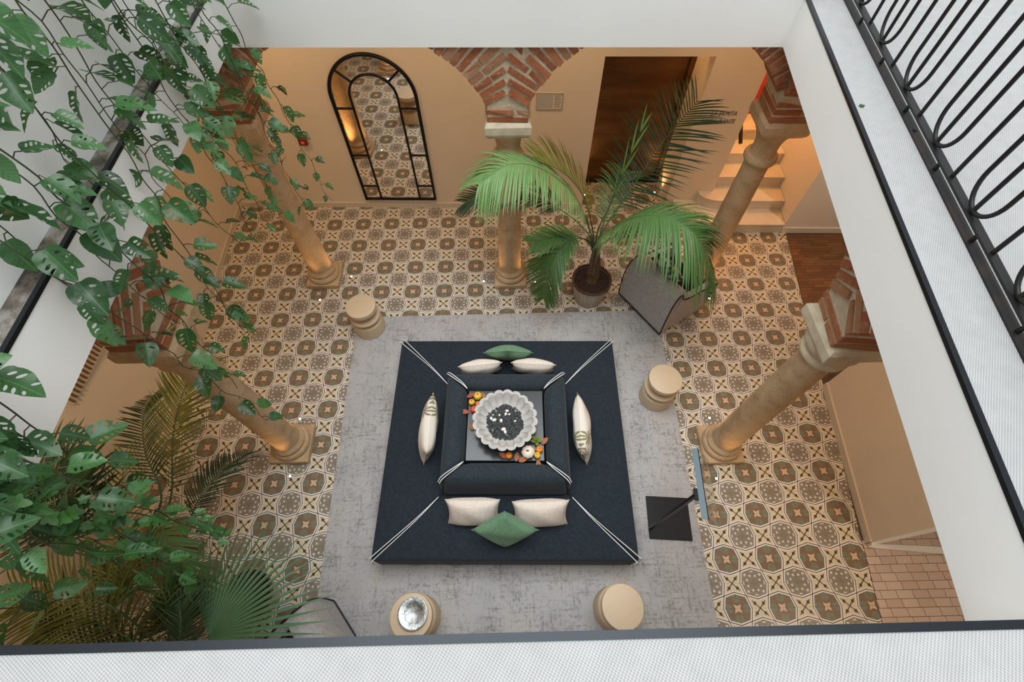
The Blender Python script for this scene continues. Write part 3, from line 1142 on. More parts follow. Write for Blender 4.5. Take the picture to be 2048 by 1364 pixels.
# ------------------------------------------------------------------ railing of the upper gallery
def build_railing():
    p0, p1 = V((2.742, -0.12)), V((2.225, -3.75))
    a = V((2.772, 0.10))
    d = (p1 - p0).normalized()
    start = p0 - d * 0.35
    Lr = 4.35
    r = empty('iron_railing', (start.x, start.y, Z_TOP), math.atan2(d.y, d.x))
    tag(r, 'black wrought iron railing with long looped bars on the upper floor', 'railing')
    part('base_plate', MB().box(0, Lr, -0.024, 0.024, 0.0, 0.010), 'iron_plate', r)
    part('bottom_rail', MB().box(0, Lr, -0.019, 0.019, 0.052, 0.064), 'iron', r)
    part('top_rail', MB().box(0, Lr, -0.024, 0.024, 0.985, 1.0), 'iron', r)
    P = 0.468
    # first loop centre near y=-0.33
    s0 = (-0.33 - start.y) / d.y
    k = -2
    rb = 0.0098
    while True:
        s = s0 + k * P
        k += 1
        if s > Lr - 0.15:
            break
        if s < 0.15:
            continue
        w, rr = 0.104, 0.104
        pts = [(s - w, 0, 0.985)] + [(s - rr * math.cos(PI * i / 16), 0, 0.064 + rb + rr * 1.25 - rr * 1.25 * math.sin(PI * i / 16)) for i in range(17)] + [(s + w, 0, 0.985)]
        part('loop', MB().tube(pts, rb, 8), 'iron', r, 60)
        part('baluster', MB().tube([(s, 0, 0.07), (s, 0, 0.985)], rb, 8), 'iron', r, 60)
        part('baluster', MB().tube([(s + P / 2, 0, 0.06), (s + P / 2, 0, 0.985)], rb, 8), 'iron', r, 60)
        part('spacer', MB().tube([(s + P * 0.25, 0, 0.010), (s + P * 0.25, 0, 0.053)], 0.010, 8), 'iron', r, 60)
        if k % 3 == 0:
            part('bolt', MB().lathe([(0.011, 0.010), (0.009, 0.016), (0.0, 0.017)], 10, s + P * 0.6, 0.0), 'iron', r, 60)


# ------------------------------------------------------------------ sofa, table, cushions
SOFA = (0.365, -2.095)
SROT = -0.0245


def s_loc(x, y, z):
    c, s = math.cos(SROT), math.sin(SROT)
    return (SOFA[0] + c * x - s * y, SOFA[1] + s * x + c * y, z)


def build_sofa():
    so = empty('square_sofa', (*SOFA, 0.012), SROT)
    tag(so, 'big dark navy square sofa island with white cords on its seams', 'sofa')
    part('plinth', MB().box(-1.08, 1.08, -1.04, 1.04, 0.0, 0.10), 'black_fabric', so)
    a, b, i = 1.165, 1.115, 0.56
    bi = 0.53
    g = 0.004
    z0, z1 = 0.07, 0.36

    def ring4(oa, ob, ia, ib):
        O = [(-oa, -ob), (oa, -ob), (oa, ob), (-oa, ob)]
        I = [(-ia, -ib), (ia, -ib), (ia, ib), (-ia, ib)]
        return [(O[k], O[(k + 1) % 4], I[(k + 1) % 4], I[k]) for k in range(4)]
    for q in ring4(a, b, i, bi):
        c = V((sum(p[0] for p in q) / 4, sum(p[1] for p in q) / 4))
        q = [tuple(V(p) + (c - V(p)).normalized() * g) for p in q]
        part('seat_cushion', MB().prism(q, z0, z1), 'navy', so, None, None, None, (0.028, 3))
    o1 = ring4(0.615, 0.575, 0.375, 0.362)
    o2 = ring4(0.560, 0.520, 0.365, 0.352)
    for qa, qb in zip(o1, o2):
        c = V((sum(p[0] for p in qa) / 4, sum(p[1] for p in qa) / 4))
        qa = [tuple(V(p) + (c - V(p)).normalized() * g) for p in qa]
        c = V((sum(p[0] for p in qb) / 4, sum(p[1] for p in qb) / 4))
        qb = [tuple(V(p) + (c - V(p)).normalized() * g) for p in qb]
        m = MB().loft([[(*p, 0.345) for p in qa], [(*p, 0.74) for p in qb]])
        part('back_cushion', m, 'navy2', so, None, None, None, (0.075, 4))
    for sx in (-1, 1):
        for sy in (-1, 1):
            for e in (-1, 1):
                w = 0.011
                sp = 0.02 if (sx, sy) in ((-1, -1), (1, 1)) else 0.028
                p = [(sx * (a + .006), sy * (b + .006) , 0.20), (sx * (a - .005) + e * sp * 0.6, sy * (b - .005) - e * sp * 0.6 * sx * sy, z1 - .02),
                     (sx * (a - .04) + e * sp * 0.55, sy * (b - .04) - e * sp * .55 * sx * sy, z1 + .004),
                     (sx * (i + .25) + e * w * .45, sy * (bi + .25) - e * w * .45 * sx * sy, z1 + .003),
                     (sx * (i + .055), sy * (bi + .045), z1 + .002)]
                part('cord', MB().tube(crom(p, 16), 0.0042, 6), 'cord', so, 60)
                p = [(sx * 0.572 + e * .006, sy * 0.532 - e * .006 * sx * sy, 0.70), (sx * .535 + e * .008, sy * .495 - e * .008 * sx * sy, 0.742), (sx * .42 + e * .005, sy * .405 - e * .005 * sx * sy, 0.743), (sx * .367, sy * .354, 0.722)]
                part('cord', MB().tube(crom(p, 10), 0.0040, 6), 'cord', so, 60)
    # table top in the middle
    t = part('centre_table', MB().box(-.352, .352, -.340, .340, 0.40, 0.712), 'lacquer', None, None, (*SOFA, 0.0), (0, 0, SROT), (0.004, 2))
    tag(t, 'dark lacquered square table top sunk in the middle of the sofa', 'table')


def pillow(name, w, h, t, mat, label, cat, M, group=None, n=18):
    m = MB()
    vs, fs = [], []
    for side in (1, -1):
        for i in range(n + 1):
            for j in range(n + 1):
                u, v = -1 + 2 * i / n, -1 + 2 * j / n
                k = 0.11
                x = w / 2 * u * (1 - k * (1 - v * v) * abs(u) ** 2)
                y = h / 2 * v * (1 - k * (1 - u * u) * abs(v) ** 2)
                z = side * t / 2 * (max(0, (1 - u ** 2) * (1 - v ** 2)) ** 0.42)
                z += 0.006 * math.sin(5 * u + 3 * v) * (1 - u * u) * (1 - v * v)
                vs.append((x, y, z))
    N = n + 1
    for s in range(2):
        o = s * N * N
        for i in range(n):
            for j in range(n):
                q = (o + i * N + j, o + (i + 1) * N + j, o + (i + 1) * N + j + 1, o + i * N + j + 1)
                fs.append(q if s == 0 else q[::-1])
    m.add(vs, fs)
    root = part(name, m, mat, None, 179)
    tag(root, label, cat, group)
    root.matrix_world = M
    # welt around the edge
    edge = []
    for k in range(4 * n):
        q = k // n
        r = -1 + 2 * (k % n) / n
        u, v = ((r, -1), (1, r), (-r, 1), (-1, -r))[q]
        edge.append((w / 2 * u * (1 - 0.11 * (1 - v * v)), h / 2 * v * (1 - 0.11 * (1 - u * u)), 0))
    part('seam', MB().tube(edge, 0.0035, 5, True), mat, root, 60)
    return root


def orient(center, out, tilt, roll=0.0, rz=0.0):
    """pillow standing with its face looking along 'out' (angle), leaning back by tilt"""
    e = Matrix.Rotation(out - PI / 2 + PI, 4, 'Z') @ Matrix.Rotation(PI / 2 - tilt, 4, 'X') @ Matrix.Rotation(roll, 4, 'Z')
    return Matrix.Translation(V(center)) @ e


def build_cushions():
    g = 'cushions on the square sofa'
    r = SROT
    D = math.degrees
    zt = 0.372
    # front pair and green
    pillow('throw_cushion', .47, .34, .17, 'cream', 'cream cushion left of the green one on the front of the sofa', 'cushion', orient(s_loc(-.275, -.735, zt + .155), -PI / 2 + r, .42), g)
    pillow('throw_cushion', .49, .34, .17, 'cream', 'cream cushion right of the green one on the front of the sofa', 'cushion', orient(s_loc(.31, -.745, zt + .155), -PI / 2 + r + .03, .42), g)
    pillow('throw_cushion', .40, .40, .15, 'green', 'sage green cushion standing on its corner at the front of the sofa', 'cushion', orient(s_loc(.005, -.90, zt + .245), -PI / 2 + r, .36, PI / 4), g)
    # back pair and green
    pillow('throw_cushion', .44, .34, .16, 'cream', 'cream cushion left of the green one behind the sofa backrest', 'cushion', orient(s_loc(-.265, .69, zt + .15), PI / 2 + r + .12, .30), g)
    pillow('throw_cushion', .45, .34, .16, 'cream', 'cream cushion right of the green one behind the sofa backrest', 'cushion', orient(s_loc(.275, .70, zt + .15), PI / 2 + r - .06, .30), g)
    pillow('throw_cushion', .37, .37, .15, 'green', 'sage green cushion resting behind the two cream ones at the back', 'cushion', orient(s_loc(.02, .84, zt + .20), PI / 2 + r, .45, PI / 4), g)
    pillow('throw_cushion', .60, .36, .17, 'printed', 'long cream cushion with sprig print on the left of the sofa', 'cushion', orient(s_loc(-.74, .02, zt + .165), PI + r, .26), g)
    pillow('throw_cushion', .60, .36, .17, 'printed', 'long cream cushion with sprig print on the right of the sofa', 'cushion', orient(s_loc(.73, .02, zt + .165), r, .26), g)


def build_centrepiece():
    zt = 0.7125
    c = s_loc(0.0, -.01, zt)
    bo = empty('fluted_bowl', c, 0.05)
    tag(bo, 'scalloped grey stone bowl in the centre of the sofa table', 'bowl')
    n, lob = 200, 20
    prof_o = [(0.12, 0.0), (0.17, 0.012), (0.24, 0.06), (0.28, 0.115), (0.293, 0.155)]
    prof_i = [(0.262, 0.160), (0.235, 0.122), (0.20, 0.085), (0.165, 0.07), (0.0005, 0.066)]
    rings = []
    for r, z in prof_o + prof_i:
        k = min(1, max(0, (r - .12) / .12)) if r > .12 else 0
        ring = []
        for i in range(n):
            th = 2 * PI * i / n
            s = abs(math.sin(lob / 2 * th)) ** 0.6
            ring.append(((r - 0.024 * k + 0.024 * k * s) * math.cos(th), (r - 0.024 * k + 0.024 * k * s) * math.sin(th), z - 0.0))
        rings.append(ring)
    part('bowl_body', MB().loft(rings), 'bowl', bo, 50)
    # gravel heap
    rnd = random.Random(3)
    m = MB()
    for k in range(620):
        a, r = rnd.uniform(0, 2 * PI), 0.165 * math.sqrt(rnd.random())
        h = 0.074 + 0.028 * (1 - (r / .17) ** 2) + rnd.uniform(0, .01)
        sx, sy, sz = rnd.uniform(.009, .022), rnd.uniform(.007, .014), rnd.uniform(.005, .009)
        e = Euler((rnd.uniform(-.6, .6), rnd.uniform(-.6, .6), rnd.uniform(0, 6.3))).to_matrix()
        vs = []
        for px, py, pz in ((1, 0, 0), (.3, 1, .2), (-.9, .5, 0), (-.7, -.8, .1), (.4, -1, 0), (.1, .1, 1), (-.1, 0, -1)):
            q = e @ V((px * sx, py * sy, pz * sz))
            vs.append((c[0] + r * math.cos(a) + q.x, c[1] + r * math.sin(a) + q.y, c[2] + h + q.z))
        m.add(vs, [(0, 1, 5), (1, 2, 5), (2, 3, 5), (3, 4, 5), (4, 0, 5), (1, 0, 6), (2, 1, 6), (3, 2, 6), (4, 3, 6), (0, 4, 6)])
    gr = part('black_gravel', m, 'gravel')
    tag(gr, 'heap of black stone chips filling the fluted bowl', 'gravel', None, 'stuff')
    # pebbles
    peb = MB()
    bmv = []
    sph = bmesh.new()
    bmesh.ops.create_icosphere(sph, subdivisions=2, radius=1)
    me = bpy.data.meshes.new('pebble')
    sph.to_mesh(me)
    sph.free()
    me.polygons.foreach_set('use_smooth', [True] * len(me.polygons))
    spots = [(.02, .10, .018), (.008, .065, .017), (.04, .065, .012), (-.125, .035, .016), (-.095, .015, .02), (-.035, .005, .017), (-.015, -.075, .02), (0.0, -.098, .017), (.09, -.0, .012), (-.05, .06, .011)]
    for k, (px, py, r) in enumerate(spots):
        o = link('white_pebble', me, 'pebble', None, (c[0] + px, c[1] + py, c[2] + 0.112 - 1.1 * (px * px + py * py)), (0, 0, k * 1.6))
        o.scale = (r * 1.15, r * .85, r * .62)
        tag(o, 'smooth white pebble lying on the black stone chips', 'pebble', 'white pebbles on the black chips')

    # gourds
    def gourd(name, label, x, y, r, mat, flat=0.75, ribs=9, stalk=True, cat='pumpkin'):
        e = empty(name, s_loc(x, y, zt), random.uniform(0, 6))
        tag(e, label, cat)
        rings = []
        for i in range(1, 12):
            ph = PI * i / 12
            ring = []
            for j in range(36):
                th = 2 * PI * j / 36
                k = 1 - 0.10 * (1 - abs(math.cos(ribs * th / 2))) * math.sin(ph)
                ring.append((r * math.sin(ph) ** .8 * k * math.cos(th), r * math.sin(ph) ** .8 * k * math.sin(th), r * flat * (1 - math.cos(ph))))
            rings.append(ring)
        part('flesh', MB().loft(rings), mat, e, 60)
        if stalk:
            part('stalk', MB().tube([(0, 0, r * flat * 1.9), (r * .1, 0, r * flat * 2.2), (r * .25, .0, r * flat * 2.35)], [r * .16, r * .11, r * .09], 6), 'stalk', e, 60)
        return e
    gourd('mini_pumpkin', 'yellow mini pumpkin at the top left corner of the sofa table', -.262, .272, .042, 'yellow')
    gourd('mini_pumpkin', 'small golden gourd below the yellow pumpkin left of the bowl', -.318, .212, .031, 'yellow')
    gourd('mini_pumpkin', 'orange gourd tucked against the left rim of the bowl', -.258, .198, .026, 'orange')
    gourd('mini_pumpkin', 'red orange mini pumpkin lowest of the left group', -.292, .138, .036, 'redorange')
    gourd('mini_pumpkin', 'ivory white pumpkin, largest at the front right of the bowl', .205, -.272, .062, 'ivory', .62)
    gourd('mini_pumpkin', 'orange mini pumpkin in front of the bowl', .035, -.30, .033, 'orange')
    gourd('mini_pumpkin', 'orange mini pumpkin at the far right corner of the table', .305, -.245, .034, 'orange')
    gourd('mini_pumpkin', 'yellow mini pumpkin between the white and the orange one', .288, -.298, .031, 'yellow')
    # succulent rosette
    su = empty('succulent_rosette', s_loc(.282, -.165, zt))
    tag(su, 'green succulent rosette beside the white pumpkin', 'succulent')
    lf = MB()
    vs = []
    for k in range(7):
        t = k / 6
        w = .016 * math.sin(PI * min(1, t * .9 + .12)) + .002
        vs.append([(t * .06, -w, .01 + .035 * t), (t * .06, 0, .004 + .03 * t), (t * .06, w, .01 + .035 * t), (t * .06, 0, .016 + .034 * t)])
    lf.loft(vs)
    lme = lf.mesh('leaf', 60)
    for k in range(13):
        o = link('leaf', lme, 'succulent', su, (0, 0, .004 * (k // 5)), (0, -0.35 * (k // 5) - .1, k * 2.4))
        o.scale = (1 - .2 * (k // 5),) * 3
    # dry leaves
    lf = MB()
    top = []
    for k in range(9):
        t = k / 8
        w = .022 * math.sin(PI * t ** .8) + .0006
        top.append(((t - .5) * .095, w, .012 * math.sin(PI * t)))
    n_ = len(top)
    vs = [(x, y, z + .008) for x, y, z in top] + [(x, 0, z) for x, y, z in top] + [(x, -y, z + .008) for x, y, z in top]
    fs = []
    for r_ in range(2):
        fs += [(r_ * n_ + k, r_ * n_ + k + 1, (r_ + 1) * n_ + k + 1, (r_ + 1) * n_ + k) for k in range(n_ - 1)]
    lf.add(vs, fs)
    ame = lf.mesh('dry_leaf', 60)
    spots = [(-.215, .285, 2.3, 'dry reddish leaf between the yellow pumpkin and the bowl'), (-.385, .118, 3.0, 'long brown leaf sticking out over the left edge of the table'), (-.31, -.02, 1.8, 'dry reddish leaf left of the bowl at mid height'),
             (.265, .0, 1.2, 'dry reddish leaf right of the bowl'), (-.02, -.295, 2.6, 'brown leaf left of the small orange pumpkin in front'), (.105, -.305, 1.4, 'greenish brown leaf between the orange and white pumpkins'),
             (.165, -.335, .3, 'dark red leaf under the white pumpkin'), (.295, -.372, 1.7, 'tan leaf hanging over the front edge of the table'), (.36, -.16, .8, 'dark red leaf at the right edge by the succulent'), (-.325, .285, .4, 'small brown leaf in the top left corner of the table')]
    for x, y, a, lb in spots:
        o = link('dry_leaf', ame, 'autumn', None, s_loc(x, y, zt + .004), (0, 0, a))
        tag(o, lb, 'leaf')


# ------------------------------------------------------------------ stools, armchairs, stand
def build_stools():
    def stool(x, y, label, z=0.012, k=1.0):
        s = empty('side_stool', (x, y, z), random.uniform(0, 6))
        tag(s, label, 'stool', 'pale wooden stools around the sofa')
        part('foot_drum', MB().lathe([(.172, 0), (.178, .006), (.176, .15), (.168, .178), (.150, .19), (.06, .192)], 48), 'pale_wood', s, 40)
        part('middle_disc', MB().lathe([(.05, .19), (.05, .246), (.165, .25), (.176, .258), (.176, .280), (.168, .288), (.05, .292)], 48), 'pale_wood', s, 40)
        part('seat_disc', MB().lathe([(.05, .29), (.05, .384), (.158, .388), (.168, .394), (.170, .445), (.167, .452), (.160, .454)], 48), 'pale_wood', s, 40)
        return s
    stool(-1.262, -.54, 'pale stacked disc stool at the back left corner of the rug')
    stool(2.02, -1.545, 'pale stacked disc stool right of the sofa on the rug edge')
    stool(-.418, -3.605, 'pale stacked disc stool carrying the silver dish')
    stool(1.288, -3.575, 'pale stacked disc stool at the bottom right of the rug')
    d = empty('silver_dish', (-.40, -3.585, 0.4665))
    tag(d, 'round hammered silver dish on the front left stool', 'dish')
    part('dish_body', MB().lathe([(.055, 0), (.075, .004), (.108, .022), (.118, .034), (.112, .036), (.070, .012), (.0005, .009)], 40), 'silver', d, 50)
    part('rim', MB().tube([(.115 * math.cos(2 * PI * i / 40), .115 * math.sin(2 * PI * i / 40), .035) for i in range(40)], .0045, 6, True), 'silver', d, 60)


def build_armchairs():
    def chair(x, y, rz, label, full):
        c = empty('armchair', (x, y, 0.0125), rz)
        tag(c, label, 'armchair', 'grey boxy armchairs')
        # outer shell: back and arms
        bk = MB().loft([[(-.37, -.40, .03), (.37, -.40, .03), (.37, -.27, .03), (-.37, -.27, .03)],
                        [(-.37, -.412, .32), (.37, -.412, .32), (.36, -.25, .32), (-.36, -.25, .32)],
                        [(-.36, -.395, .56), (.36, -.395, .56), (.34, -.20, .56), (-.34, -.20, .56)],
                        [(-.35, -.35, .655), (.35, -.35, .655), (.335, -.20, .655), (-.335, -.20, .655)],
                        [(-.34, -.28, .69), (.34, -.28, .69), (.33, -.20, .69), (-.33, -.20, .69)]])
        part('back_panel', bk, 'grey', c, None, None, None, (0.012, 2))
        for s in (-1, 1):
            xs = sorted((s * .375, s * .285))
            am = MB().loft([[(xs[0], -.268, .03), (xs[1], -.268, .03), (xs[1], .33, .03), (xs[0], .33, .03)],
                            [(xs[0], -.268, .585), (xs[1], -.268, .585), (xs[1], .30, .50), (xs[0], .30, .50)]])
            part('arm', am, 'grey', c, None, None, None, (0.02, 2))
            xe = s * .378
            part('piping', MB().tube(crom([(s * .36, .332, .06), (s * .372, .322, .40), (s * .374, .30, .498), (s * .374, -.20, .585), (s * .348, -.28, .69), (s * .362, -.385, .60), (s * .372, -.418, .35), (s * .372, -.408, .04)], 40), .0075, 6), 'piping', c, 60)
            part('piping', MB().tube(crom([(s * .288, .332, .06), (s * .288, .31, .49), (s * .288, -.25, .588)], 20), .006, 6), 'piping', c, 60)
        part('piping', MB().tube([(-.37, -.408, .03), (.37, -.408, .03)], .007, 6), 'piping', c, 60)
        part('seat_cushion', MB().box(-.28, .28, -.26, .32, .20, .40), 'black_fabric', c, None, None, None, (0.04, 3))
        part('inner_back', MB().loft([[(-.28, -.245, .40), (.28, -.245, .40), (.28, -.12, .40), (-.28, -.12, .40)], [(-.28, -.198, .66), (.28, -.198, .66), (.28, -.15, .66), (-.28, -.15, .66)]]), 'black_fabric', c, None, None, None, (0.02, 2))
        part('base', MB().box(-.28, .28, -.26, .32, .03, .20), 'black_fabric', c)
        for sx in (-1, 1):
            for sy in (-1, 1):
                part('foot', MB().lathe([(.018, 0), (.022, .03)], 12, sx * .32, sy * .28), 'black_metal', c)
        return c
    chair(2.352, -.22, math.radians(-57.3), 'grey armchair with black piping under the potted palm fronds', True)
    chair(-1.262, -4.01, math.radians(130.5), 'grey armchair at the bottom edge beside the fan palm', True)
    pillow('throw_cushion', .42, .42, .15, 'leafprint', 'leaf patterned cushion leaning in the grey armchair under the palm', 'cushion',
           orient((2.205, -.33, .735), math.atan2(.54, .842), .50, .25))


def build_stand():
    r = empty('menu_stand', (1.925, -2.825, 0), -0.075)
    tag(r, 'black menu stand with square foot and clear tilted panel', 'stand')
    part('base_plate', MB().box(-.202, .202, -.198, .198, .0125, .030), 'gloss_black', r, None, None, None, (0.003, 2))
    part('pole', MB().box(-.208, -.176, -.118, -.096, .030, 1.395), 'black_metal', r, None, None, None, (0.003, 2))
    part('bracket', MB().box(-.212, -.14, -.15, -.065, 1.395, 1.405), 'black_metal', r)
    # tilted panel: blue grey top edge, clear acrylic leaf beside it
    pn = MB().loft([[(-.150, -.275, 1.425), (-.150, .225, 1.425), (-.145, .225, 1.431), (-.145, -.275, 1.431)], [(-.005, -.265, 1.215), (-.005, .205, 1.215), (.0, .205, 1.221), (.0, -.265, 1.221)]])
    part('clear_panel', pn, 'acrylic', r)
    part('top_edge', MB().loft([[(-.186, -.275, 1.406), (-.148, -.275, 1.424), (-.148, .225, 1.424), (-.186, .225, 1.406)], [(-.188, -.275, 1.411), (-.150, -.275, 1.429), (-.150, .225, 1.429), (-.188, .225, 1.411)]]), 'steel_blue', r)


# ------------------------------------------------------------------ lamps
def build_lamps():
    spots = [(-1.624, .266, 'bl', 'right of the back left column'), (-1.965, -.103, 'bl', 'in front of the back left column'), (.105, .14, 'bc', 'left of the middle column'),
             (.765, .12, 'bc', 'right of the middle column, beside the palm'), (-1.883, -1.704, 'fl', 'behind the column nearest the left plants'), (-1.855, -2.325, 'fl', 'in front of the column nearest the left plants'),
             (2.574, -1.80, 'fr', 'behind the right column'), (2.49, -2.452, 'fr', 'in front of the right column by the menu stand'), (1.569, 1.702, None, 'in the door recess at its left side'),
             (2.60, 1.722, None, 'in the door recess at its right side'), (2.95, -.21, 'br', 'in front of the stair column')]
    # lamps on the gallery side of the columns, out of sight from above
    hidden = [(-2.135, .578, 'bl'), (.452, .57, 'bc'), (-2.17, -1.788, 'fl'), (2.88, -1.90, 'fr'), (3.064, .432, 'br')]
    for k, (x, y, col, where) in enumerate(spots + [(a, b, c, None) for a, b, c in hidden]):
        e = empty('floor_spotlight', (x, y, 0.0005))
        tag(e, ('small round floor spotlight ' + where) if where else 'small round floor spotlight on the gallery side of a column', 'spotlight',
            'recessed floor spotlights' if where else 'gallery side floor spotlights')
        part('lens', MB().lathe([(.013, 0.0), (.013, .0015)], 16), 'glow', e)
        part('bezel', MB().lathe([(.020, 0.0), (.020, .002), (.0135, .0025), (.0135, 0.0)], 20, 0, 0, False), 'black_metal', e)
        ld = bpy.data.lights.new('spot', 'SPOT')
        ld.energy = UP_W * (0.35 if where else 2.2)
        ld.color = WARM
        ld.spot_size = math.radians(75)
        ld.spot_blend = 0.8
        ld.shadow_soft_size = 0.012
        lo = bpy.data.objects.new('spot_light', ld)
        COL.objects.link(lo)
        lo.parent = e
        lo.location = (0, 0, 0.012)
        if col:
            cx, cy = COLS[col]
            d = V((cx - x, cy - y, 2.4))
        else:
            d = V((0, 0.1, 1))
        lo.rotation_euler = d.to_track_quat('-Z', 'Y').to_euler()
    # unseen lamps added under the ceiling as warm fill, mostly washing the walls
    pts = [(-2.7, .75, 1.15, (-2.8, 1.55, 1.6)), (-1.6, .72, 1.0, (-1.6, 1.5, 1.6)), (-.4, .70, 1.0, (-.4, 1.5, 1.6)), (.8, .66, 1.0, (.8, 1.45, 1.6)), (1.95, .6, 0.6, (2.0, 1.4, 1.5)), (2.95, .55, .55, (3.0, 1.4, 1.2)),
           (3.05, -1.6, 1.15, (3.9, -2.0, 1.2)), (3.0, -2.9, 1.3, (3.85, -2.8, 1.2)), (-2.55, -.6, 1.3, (-3.3, -.6, 1.6)), (-2.5, -2.0, 1.7, (-3.3, -2.0, 1.6)), (-2.5, -3.3, 1.6, (-3.3, -3.3, 1.2)),
           (4.3, -4.1, 3.2, (4.2, -3.7, 0.0)), (4.9, -.45, 2.9, (4.8, .8, .8)), (4.6, -.2, .5, (4.6, .1, 0))]
    for x, y, k, aim in pts:
        e = empty('ceiling_fill_lamp', (x, y, 3.199))
        tag(e, 'small round unseen fill lamp added in the gallery ceiling', 'lamp', 'added gallery fill lamps')
        part('lens', MB().lathe([(.035, -.004), (.035, -.001)], 20), 'glow', e)
        part('bezel', MB().lathe([(.036, -.006), (.046, -.005), (.048, 0.0), (.036, 0.0)], 20, 0, 0, False), 'white', e)
        ld = bpy.data.lights.new('down', 'SPOT')
        ld.energy = FILL_W * k
        ld.color = (1.0, 0.84, 0.66) if k > 2 else (1.0, 0.66, 0.35)
        ld.spot_size = math.radians(100)
        ld.spot_blend = 1.0
        ld.shadow_soft_size = 0.05
        lo = bpy.data.objects.new('fill_light', ld)
        COL.objects.link(lo)
        lo.parent = e
        lo.location = (0, 0, -0.02)
        lo.rotation_euler = (V(aim) - V((x, y, 3.18))).to_track_quat('-Z', 'Y').to_euler()
    # stair lamp and door recess lamp
    for x, y, z, w, c in ((3.75, 1.95, 2.35, 34, (1.0, .50, .14)), (2.1, 1.75, 2.36, 3.0, (1.0, .55, .2))):
        e = empty('ceiling_lamp', (x, y, z))
        tag(e, 'warm round lamp above the stairs' if z < 2.355 else 'warm round lamp above the bronze door', 'lamp')
        part('shade', MB().lathe([(.05, 0), (.06, .02), (.06, .05), (.02, .06)], 20), 'white', e)
        part('cable', MB().tube([(0, 0, .06), (0, 0, 3.2 - z if z < 2.355 else .08)], .004, 6), 'black_metal', e)
        ld = bpy.data.lights.new('lamp', 'POINT')
        ld.energy = w
        ld.color = c
        ld.shadow_soft_size = 0.05
        lo = bpy.data.objects.new('lamp_light', ld)
        COL.objects.link(lo)
        lo.parent = e
        lo.location = (0, 0, -0.06)


# ------------------------------------------------------------------ palms
def frond(parent, P, Lmax, mat, n=44, width=0.02, droop=0.35, up=(0, 0, 1), fwd=0.55, taper=0.25, flat=0.0, start=0.18, seed=1, rw=0.010, sides=(1, -1), vee=0.25):
    rnd = random.Random(seed)
    pts = crom(P, 60)
    base = parent.location
    pts = [p - base for p in pts]
    rad = [rw * (1 - .8 * k / 60) for k in range(61)]
    fr = part('frond', MB().tube(pts, rad, 6), 'rachis', parent, 60)
    m = MB()
    U = V(up)
    for k in range(n):
        t = start + (1 - start) * (k + .5) / n
        q = t * 60
        i = min(int(q), 59)
        p = pts[i].lerp(pts[i + 1], q - i)
        T = (pts[i + 1] - pts[max(0, i - 1)]).normalized()
        S = T.cross(U)
        S = S.normalized() if S.length > 1e-4 else T.orthogonal()
        Nn = S.cross(T).normalized()
        tt = (t - start) / (1 - start)
        prof = max(0.18, math.sin(PI * min(1.0, 0.16 + 0.72 * tt)) ** 0.8)
        for s in sides:
            L = Lmax * prof * rnd.uniform(.88, 1.08)
            f = fwd + 0.55 * tt ** 2 + rnd.uniform(-.08, .08)
            d0 = (S * s + T * f + Nn * vee + V((rnd.uniform(-.06, .06),) * 3)).normalized()
            w = width * (0.75 + .35 * prof) * rnd.uniform(.85, 1.15)
            dr = droop * rnd.uniform(.7, 1.3)
            vs = []
            K = 5
            wd = d0.cross(Nn).normalized()
            for a in range(K + 1):
                u = a / K
                c = p + d0 * (L * u) + V((0, 0, -1)) * (L * dr * u * u)
                ww = w * (math.sin(PI * min(1, .12 + u * .88)) ** .6) * (1 - .35 * u) if a < K else 0.0004
                fold = V(Nn) * (ww * .28)
                vs += [c + wd * ww * .5 + fold, c, c - wd * ww * .5 + fold]
            fs = []
            for a in range(K):
                b = 3 * a
                fs += [(b, b + 1, b + 4, b + 3), (b + 1, b + 2, b + 5, b + 4)]
            m.add(vs, fs)
    lo = part('leaflets', m, mat, fr, 60)
    lo['kind'] = 'stuff'
    return fr


